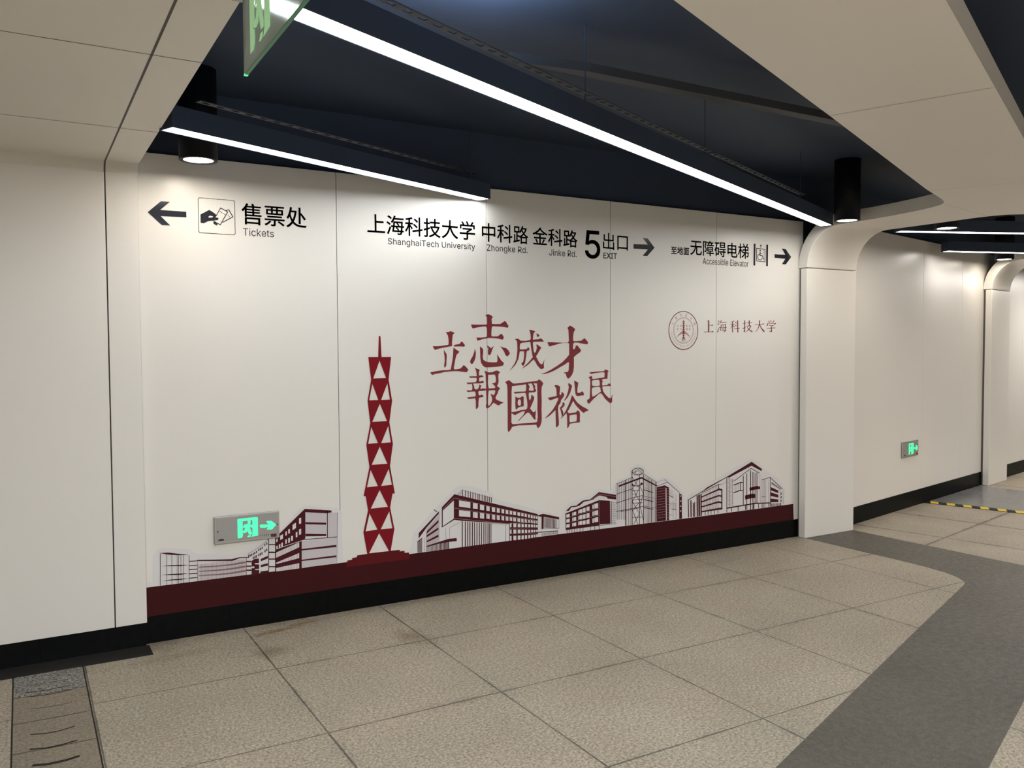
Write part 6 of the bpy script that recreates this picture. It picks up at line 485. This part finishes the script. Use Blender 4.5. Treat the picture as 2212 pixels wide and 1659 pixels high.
# ------------------------------------------------------------------ lamps
LZ = 2.500
def linear_lamp(x0, y0, x1, y1, label, rails=(), mat=None, added_glow=None, width=0.086, group='linear ceiling lamps'):
    ang = math.atan2(y1-y0, x1-x0); ln = math.hypot(x1-x0, y1-y0)
    t = empty('linear_lamp', (x0, y0, LZ), ang)
    w = width/2; rim = 0.006
    bm = bmesh.new()
    # open-bottom channel: two cheeks, two ends and a lid
    add_box(bm, 0, ln, -w-rim, -w, 0.0, 0.095); add_box(bm, 0, ln, w, w+rim, 0.0, 0.095)
    add_box(bm, -rim, 0, -w-rim, w+rim, 0.0, 0.095); add_box(bm, ln, ln+rim, -w-rim, w+rim, 0.0, 0.095)
    add_box(bm, 0, ln, -w, w, 0.080, 0.095)
    finish('housing', bm, NIGHT, t)
    bm = bmesh.new(); add_box(bm, 0.0005, ln-0.0005, -w+0.0005, w-0.0005, 0.002, 0.010)
    finish('diffuser', bm, mat or LAMP, t)
    if added_glow:   # area light added above the rail for a blue glow on the soffit
        d = bpy.data.lights.new('added_glow_light', 'AREA'); d.shape = 'RECTANGLE'; d.size = added_glow[1]-added_glow[0]; d.size_y = 0.05
        d.energy = added_glow[2]; d.color = (0.58, 0.75, 1.0)
        q = bpy.data.objects.new('added_glow_light', d); COL.objects.link(q); q.parent = t
        q.location = ((added_glow[0]+added_glow[1])/2, 0, 0.158); q.rotation_euler = (math.pi, 0, 0)
    for a, b_ in rails:
        bm = bmesh.new(); pitch = 0.075; zr = 0.150; rw = 0.019
        add_box(bm, a, b_, -rw, -rw*0.5, zr, zr+0.004); add_box(bm, a, b_, rw*0.5, rw, zr, zr+0.004)
        n = int((b_-a)/pitch)
        for k in range(n+1):
            x = a + k*(b_-a)/n; add_box(bm, max(a, x-0.020), min(b_, x+0.020), -rw*0.5, rw*0.5, zr, zr+0.004)
        finish('perforated_rail', bm, RAILM, t)
        for x in (b_-0.06,):
            bm = bmesh.new(); add_cyl(bm, x, 0, 0.095, 0.45, 0.0025, seg=8); finish('suspension_rod', bm, NIGHT, t)
    tag(t, label, 'ceiling lamp', group)
    return t
linear_lamp(0.566, -0.905, 2.558, -0.062, 'shorter glowing strip lamp ending above the mural wall near the ticket sign', ((0.15, 2.08),), LAMPC)
linear_lamp(0.575, -2.455, 5.415, -0.345, 'longest glowing strip lamp crossing the dark ceiling in the foreground', ((0.40, 1.76), (1.81, 3.03), (3.08, 4.70)), LAMPC2, (0.25, 1.15, 17.0))
linear_lamp(6.215, -0.40, 9.0, -1.555, 'glowing strip lamp just past the large column, upper of the far pair')
linear_lamp(7.885, 0.265, 9.2, -0.16, 'glowing strip lamp beside the far column, lower of the far pair')
def downlight(x, y, label, group='round downlights'):
    t = empty('downlight', (x, y, LZ))
    bm = bmesh.new(); seg = 48
    ro, ri = 0.092, 0.072
    prof = [(ri, 0.0), (ro, 0.0), (ro, 0.45), (0.0, 0.45)]
    rings = [[bm.verts.new((r*math.cos(2*math.pi*i/seg), r*math.sin(2*math.pi*i/seg), z)) for i in range(seg)] for r, z in prof[:3]]
    inn = [bm.verts.new((ri*math.cos(2*math.pi*i/seg), ri*math.sin(2*math.pi*i/seg), 0.03)) for i in range(seg)]
    for i in range(seg):
        j = (i+1) % seg
        bm.faces.new((rings[0][j], rings[0][i], rings[1][i], rings[1][j])); f = bm.faces.new((rings[1][i], rings[2][i], rings[2][j], rings[1][j])); f.smooth = True
        f = bm.faces.new((inn[i], rings[0][i], rings[0][j], inn[j])); f.smooth = True
    bm.faces.new(rings[2]); bmesh.ops.recalc_face_normals(bm, faces=bm.faces)
    finish('housing', bm, DARKMETAL, t)
    bm = bmesh.new(); add_cyl(bm, 0, 0, 0.004, 0.012, ri-0.001, seg=seg); finish('lens', bm, SPOT, t)
    bm = bmesh.new(); add_cyl(bm, 0, 0, 0.235, 0.243, ro+0.002, seg=seg); finish('joint_ring', bm, DARKMETAL, t)
    tag(t, label, 'downlight', group)
downlight(0.792, -0.340, 'round black can downlight above the ticket office arrow')
downlight(5.352, -0.585, 'round black can downlight beside the top of the large arched column')
downlight(6.40, -0.700, 'round downlight behind the upper far strip lamp')
downlight(9.19, 0.425, 'round black can downlight over the farther arched column')

bm = bmesh.new(); add_prism(bm, [(1.86, -1.590), (2.25, -1.648), (5.0, -1.648), (5.0, -1.578), (2.1, -1.578)], 2.80, 2.84)
tag(finish('cable_duct', bm, vary(new_mat('dark_grey_duct', (0.050, 0.054, 0.062), 0.6), 0.1, 6)), 'plain grey cable duct crossing the dark ceiling above the long lamp', 'duct')

# ------------------------------------------------------------------ signs on the main wall
YD = -0.0012
def lettering(name, items, parent, bold, mat=INK):
    for s, box in items:
        bm = bmesh.new()
        if 'text '+s in LATIN: add_latin(bm, s, YD, bold)
        else:
            for dx, dz in ([(0, 0)] if not bold else [(-bold, -bold), (bold, -bold), (-bold, bold), (bold, bold)]):
                add_text(bm, s, (box[0]+bold+dx, box[1]-bold+dx, box[2]+bold+dz, box[3]-bold+dz), YD)
        finish(name, bm, mat, parent)
def sign_root(x, z, label, group='black direction signs'):
    t = empty('direction_sign', (0, 0, 0)); tag(t, label, 'sign', group); return t
t = sign_root(0, 0, 'ticket office wall sign with left arrow and hand holding tickets')
decal('arrow', 'tickets_arrow', INK, YD, t)
bm = bmesh.new()
def rounded(x0, x1, z0, z1, r, n=5):
    out = []
    for cx, cz, a0 in ((x1-r, z1-r, 0), (x0+r, z1-r, 90), (x0+r, z0+r, 180), (x1-r, z0+r, 270)):
        for k in range(n+1):
            a_ = R(a0+90*k/n); out.append((cx+r*math.cos(a_), cz+r*math.sin(a_)))
    return out
flat_from_loops(bm, [rounded(0.8455, 1.0390, 2.1870, 2.3770, 0.010), rounded(0.8485, 1.0360, 2.1900, 2.3740, 0.008)], YD)
for loops in decode('tickets_hand'): flat_from_loops(bm, loops, YD)
finish('pictogram', bm, INK, t)
lettering('chinese_lettering', [('售票处', (1.073, 1.436, 2.250, 2.367))], t, 0.0010)
lettering('english_lettering', [('Tickets', (1.080, 1.249, 2.188, 2.230))], t, 0.0)
t = sign_root(0, 0, 'exit 5 wall sign naming the university and two roads, right arrow')
decal('arrow', 'exit_arrow', INK, YD, t)
lettering('chinese_lettering', [('上海科技大学', (1.803, 2.527, 2.249, 2.367)), ('中科路', (2.576, 2.923, 2.247, 2.366)), ('金科路', (2.958, 3.318, 2.247, 2.366))], t, 0.0010)
lettering('english_lettering', [('ShanghaiTech University', (1.933, 2.526, 2.180, 2.229)), ('Zhongke Rd.', (2.611, 2.918, 2.178, 2.229)), ('Jinke Rd.', (3.089, 3.311, 2.183, 2.227))], t, 0.0)
lettering('exit_lettering', [('出口', (3.535, 3.753, 2.249, 2.366)), ('EXIT', (3.539, 3.656, 2.188, 2.227))], t, 0.0006)
lettering('exit_number', [('5', (3.384, 3.509, 2.182, 2.371))], t, 0.0024)
t = sign_root(0, 0, 'accessible elevator wall sign with wheelchair pictogram and right arrow')
decal('arrow', 'elevator_arrow', INK, YD, t)
decal('pictogram', 'elevator_icon', INK, YD, t)
lettering('chinese_lettering', [('至地面', (4.153, 4.327, 2.249, 2.307)), ('无障碍电梯', (4.339, 4.942, 2.253, 2.369))], t, 0.0010)
lettering('english_lettering', [('Accessible Elevator', (4.464, 4.939, 2.191, 2.239))], t, 0.0)

# red calligraphy slogan
t = empty('slogan_lettering', (0, 0, 0)); tag(t, 'large red eight character calligraphy slogan in middle of white wall', 'lettering')
for k in ('li', 'zhi', 'cheng', 'cai', 'bao', 'guo', 'yu', 'min'): decal('slogan_character', k, REDV, YD, t)

# university emblem and name
t = empty('university_logo', (0, 0, 0)); tag(t, 'small round red university emblem with red name lettering beside it', 'logo')
EX, EZ, ER = 4.2760, 1.6895, 0.1450
def arc_loop(cx, cz, r, n=72): return [(cx+r*math.cos(2*math.pi*i/n), cz+r*math.sin(2*math.pi*i/n)) for i in range(n)]
bm = bmesh.new()
flat_from_loops(bm, [arc_loop(EX, EZ, ER), arc_loop(EX, EZ, ER*0.955)], YD)
finish('outer_ring', bm, REDV, t)
bm = bmesh.new(); NW = 120
for ph in (0, math.pi):
    for i in range(NW):
        def P2(q, s):
            a_ = 2*math.pi*q/NW; r = ER*(0.655+0.022*math.sin(24*a_+ph)) + s*ER*0.007; return (EX+r*math.cos(a_), EZ+r*math.sin(a_))
        flat_from_loops(bm, [[P2(i, -1), P2(i, 1), P2(i+1, 1), P2(i+1, -1)]], YD)
finish('rope_ring', bm, ROSE, t)
bm = bmesh.new()
s = 'SHANGHAITECH UNIVERSITY'
for i, ch in enumerate(s):
    if ch == ' ': continue
    a_ = R(-172 + 164*i/(len(s)-1)); r = ER*0.81; cx, cz = EX+r*math.cos(a_), EZ+r*math.sin(a_)
    w = 0.0022 if ch == 'I' else 0.0085
    add_text(bm, ch, (cx-w/2, cx+w/2, cz-0.0065, cz+0.0065), YD, 0.0, rot=(cx, cz, a_+math.pi/2))
for i, ch in enumerate('上海科技大学'):
    a_ = R(155 - 130*i/5); r = ER*0.81; cx, cz = EX+r*math.cos(a_), EZ+r*math.sin(a_)
    add_text(bm, ch, (cx-0.0105, cx+0.0105, cz-0.0115, cz+0.0115), YD, 0.0, rot=(cx, cz, a_-math.pi/2))
for col, pair in enumerate(('立志', '成才', '報國', '裕民')):
    cx = EX + (-0.056, -0.026, 0.031, 0.060)[col]
    for r_, ch in enumerate(pair): add_text(bm, ch, (cx-0.0080, cx+0.0080, EZ+0.026-r_*0.024, EZ+0.042-r_*0.024), YD, 0.0)
add_text(bm, '2013', (EX-0.022, EX+0.024, EZ-0.083, EZ-0.069), YD, 0.0)
finish('seal_lettering', bm, ROSE, t)
bm = bmesh.new()
n = 9; z0, z1 = EZ-0.062, EZ+0.072
for k in range(n):
    a0, a1 = z0+(z1-z0)*k/n, z0+(z1-z0)*(k+1)/n; wd = 0.0085-0.0015*k/n; h = a1-a0
    if k % 2 == 0:
        flat_from_loops(bm, [[(EX-wd, a0), (EX-wd*0.45, a0), (EX, a0+h*0.75), (EX+wd*0.45, a0), (EX+wd, a0), (EX+wd*1.1, a1), (EX-wd*1.1, a1)]], YD-0.0004)
    else:
        flat_from_loops(bm, [[(EX-wd*1.1, a1), (EX-wd*0.2, a0), (EX+wd*0.2, a0), (EX+wd*1.1, a1)]], YD-0.0004)
flat_from_loops(bm, [[(EX-0.001, z1), (EX+0.001, z1), (EX+0.0004, z1+0.014), (EX-0.0004, z1+0.014)]], YD-0.0004)
flat_from_loops(bm, [[(EX-0.020, z0-0.003), (EX+0.020, z0-0.003), (EX+0.020, z0), (EX-0.020, z0)]], YD-0.0004)
finish('emblem_tower', bm, REDT, t)
bm = bmesh.new(); n = 24; up_, dn = [], []
for i in range(n+1):
    q = -1+2*i/n; up_.append((EX+0.070*q, EZ-0.004-0.050*abs(q)**1.7)); dn.append((EX+0.070*q, EZ-0.020-0.0345*abs(q)**1.5 if abs(q) < 0.999 else EZ-0.0545))
flat_from_loops(bm, [up_ + dn[::-1]], YD)
finish('emblem_crescent', bm, ROSE, t)
for k in ('name_shang', 'name_hai', 'name_ke', 'name_ji', 'name_da', 'name_xue'): decal('name_character', k, REDV, YD, t)

# campus skyline print along the foot of the wall
t = empty('skyline_mural', (0, 0, 0)); tag(t, 'maroon campus skyline print running along the foot of the white wall', 'mural')
for i in range(4): decal('backing_film', 'film%d' % i, FILM, -0.0007-0.0002*i, t)
decal('ground_band', 'band', MAROON, -0.0018, t)
decal('tower_graphic', 'tower', REDT, -0.0024, t)
decal('tower_plinth', 'plinth', vary(new_mat('plinth_print', (0.105, 0.011, 0.014), 0.4, 0, 0.06), 0.05, 5), -0.0021, t)
for k, extra in (('lab_building', ('tone', 'window', 'shade')), ('cantilever_building', ('tone', 'window')), ('glass_tower_building', ('tone', 'window')), ('gabled_building', ('tone',))):
    b_ = decal('building_graphic', k, MAROONB, -0.0024, t)
    for e in extra:
        decal({'tone': 'half_tone_lines', 'window': 'window_graphic', 'shade': 'shaded_panes'}[e], k+'_'+e, {'tone': TONE, 'window': FILM, 'shade': SHADE}[e],
              {'tone': -0.0036, 'window': -0.0030, 'shade': -0.0021}[e], b_)

# ------------------------------------------------------------------ lit running-man signs
def exit_sign(loc, rz, label):
    t = empty('exit_sign', loc, rz)
    W, H, D_ = 0.1775, 0.0765, 0.022
    bm = bmesh.new(); add_box(bm, -W, W, -D_, -0.0045, -H, H, bevel=0.004); finish('frame', bm, ALU, t)
    bm = bmesh.new(); add_box(bm, -W+0.010, W-0.008, -D_-0.0012, -D_+0.002, -H+0.013, H-0.009); finish('face_plate', bm, PLATE, t)
    y = -D_-0.0022
    decal('door_pictogram', 'es_door', GREEN, y, t); decal('running_figure', 'es_man', GREEN, y-0.0004, t); decal('arrow', 'es_arrow', GREEN, y, t)
    decal('badge', 'es_badge', SCREW, y, t); decal('indicator_window', 'es_window', SMOKED, y, t); decal('small_marks', 'es_marks', SCREW, y, t)
    for sx, sz in ((-0.160, -0.0045), (0.1655, 0.0020)):
        bm = bmesh.new(); bmesh.ops.create_circle(bm, cap_ends=True, segments=20, radius=0.0042)
        bmesh.ops.rotate(bm, verts=bm.verts, matrix=Matrix.Rotation(R(90), 3, 'X')); bmesh.ops.translate(bm, verts=bm.verts, vec=(sx, y-0.0006, sz))
        ext = bmesh.ops.extrude_face_region(bm, geom=bm.faces[:]); bmesh.ops.translate(bm, verts=[v for v in ext['geom'] if isinstance(v, bmesh.types.BMVert)], vec=(0, 0.002, 0))
        finish('screw', bm, SCREW, t)
    tag(t, label, 'exit sign', 'low running man exit signs'); return t
exit_sign((1.0715, 0.0, 0.566), 0.0, 'green lit running man sign low on the mural wall, over the printed buildings')
u = 1.475; exit_sign((6.0+u*math.cos(A2), 0.006+u*math.sin(A2), 0.575), A2, 'green lit running man sign on the plain wall past the large column')

# hanging glass exit sign
t = empty('hanging_exit_sign', (0.516, -2.60, 2.25))
box_obj('glass_panel', GLASS, -0.004, 0.004, -0.60, 0.034, 0.004, 0.192, parent=t)
box_obj('lit_edge', EDGE, -0.0042, 0.0042, -0.60, 0.034, 0.001, 0.004, parent=t)
box_obj('lit_corner', GREEN, -0.0044, 0.0044, 0.022, 0.0352, 0.0008, 0.0042, parent=t)
box_obj('lit_edge', EDGE, -0.0042, 0.0042, 0.034, 0.0350, 0.0, 0.190, parent=t)
box_obj('housing', ALU, -0.03, 0.03, -0.60, 0.050, 0.190, 0.262, parent=t, bevel=0.003)
bm = bmesh.new()
for key in ('es_door', 'es_man'):
    for loops in decode(key):
        L2 = [[(p[0]*1.75, p[1]*1.75+0.02) for p in l] for l in loops]
        flat = [p for l in L2 for p in l]
        vs = [bm.verts.new((-0.0052, -0.135-p[0], p[1]+0.105)) for p in flat]
        for a, b_, c in tessellate_polygon([[Vector((p[0], p[1], 0)) for p in l] for l in L2]):
            try: bm.faces.new((vs[a], vs[b_], vs[c]))
            except ValueError: pass
finish('running_figure', bm, PALEGREEN, t)
tag(t, 'green edged glass exit sign hanging from the white ceiling, top left', 'exit sign')

# ------------------------------------------------------------------ second bay floor pieces
def on_wall2(u, v): return (6.0+u*math.cos(A2)-v*math.sin(A2), 0.006+u*math.sin(A2)+v*math.cos(A2))
o = structure(floor_poly('floor_plate', [(1.915, -0.012), (3.33, -0.012), (3.33, -2.5), (2.125, -2.5)], -0.01, 0.003, STEELP, (6.0, 0.006), A2))
bm = bmesh.new()
p0, p1 = Vector((7.850, 0.440)), Vector((8.62, -2.05))
d = (p1-p0); ln = d.length; d.normalize(); nrm = Vector((d.y, -d.x)); per = 0.150; n = int(ln/per)
for k in range(n):
    for q, mi in ((0, 1), (1, 0)):
        a_ = p0 + d*(k*per+q*per/2); b_ = a_ + d*(per/2); sk = d*0.019
        for zz in (0.0040,):
            f = bm.faces.new([bm.verts.new((*(v_), zz)) for v_ in (a_-nrm*0.055-sk, b_-nrm*0.055-sk, b_+nrm*0.065+sk, a_+nrm*0.065+sk)]); f.material_index = mi
tag(finish('hazard_tape', bm, [YELLOW, BLACKT]), 'yellow and black striped hazard tape across the floor at right', 'tape')
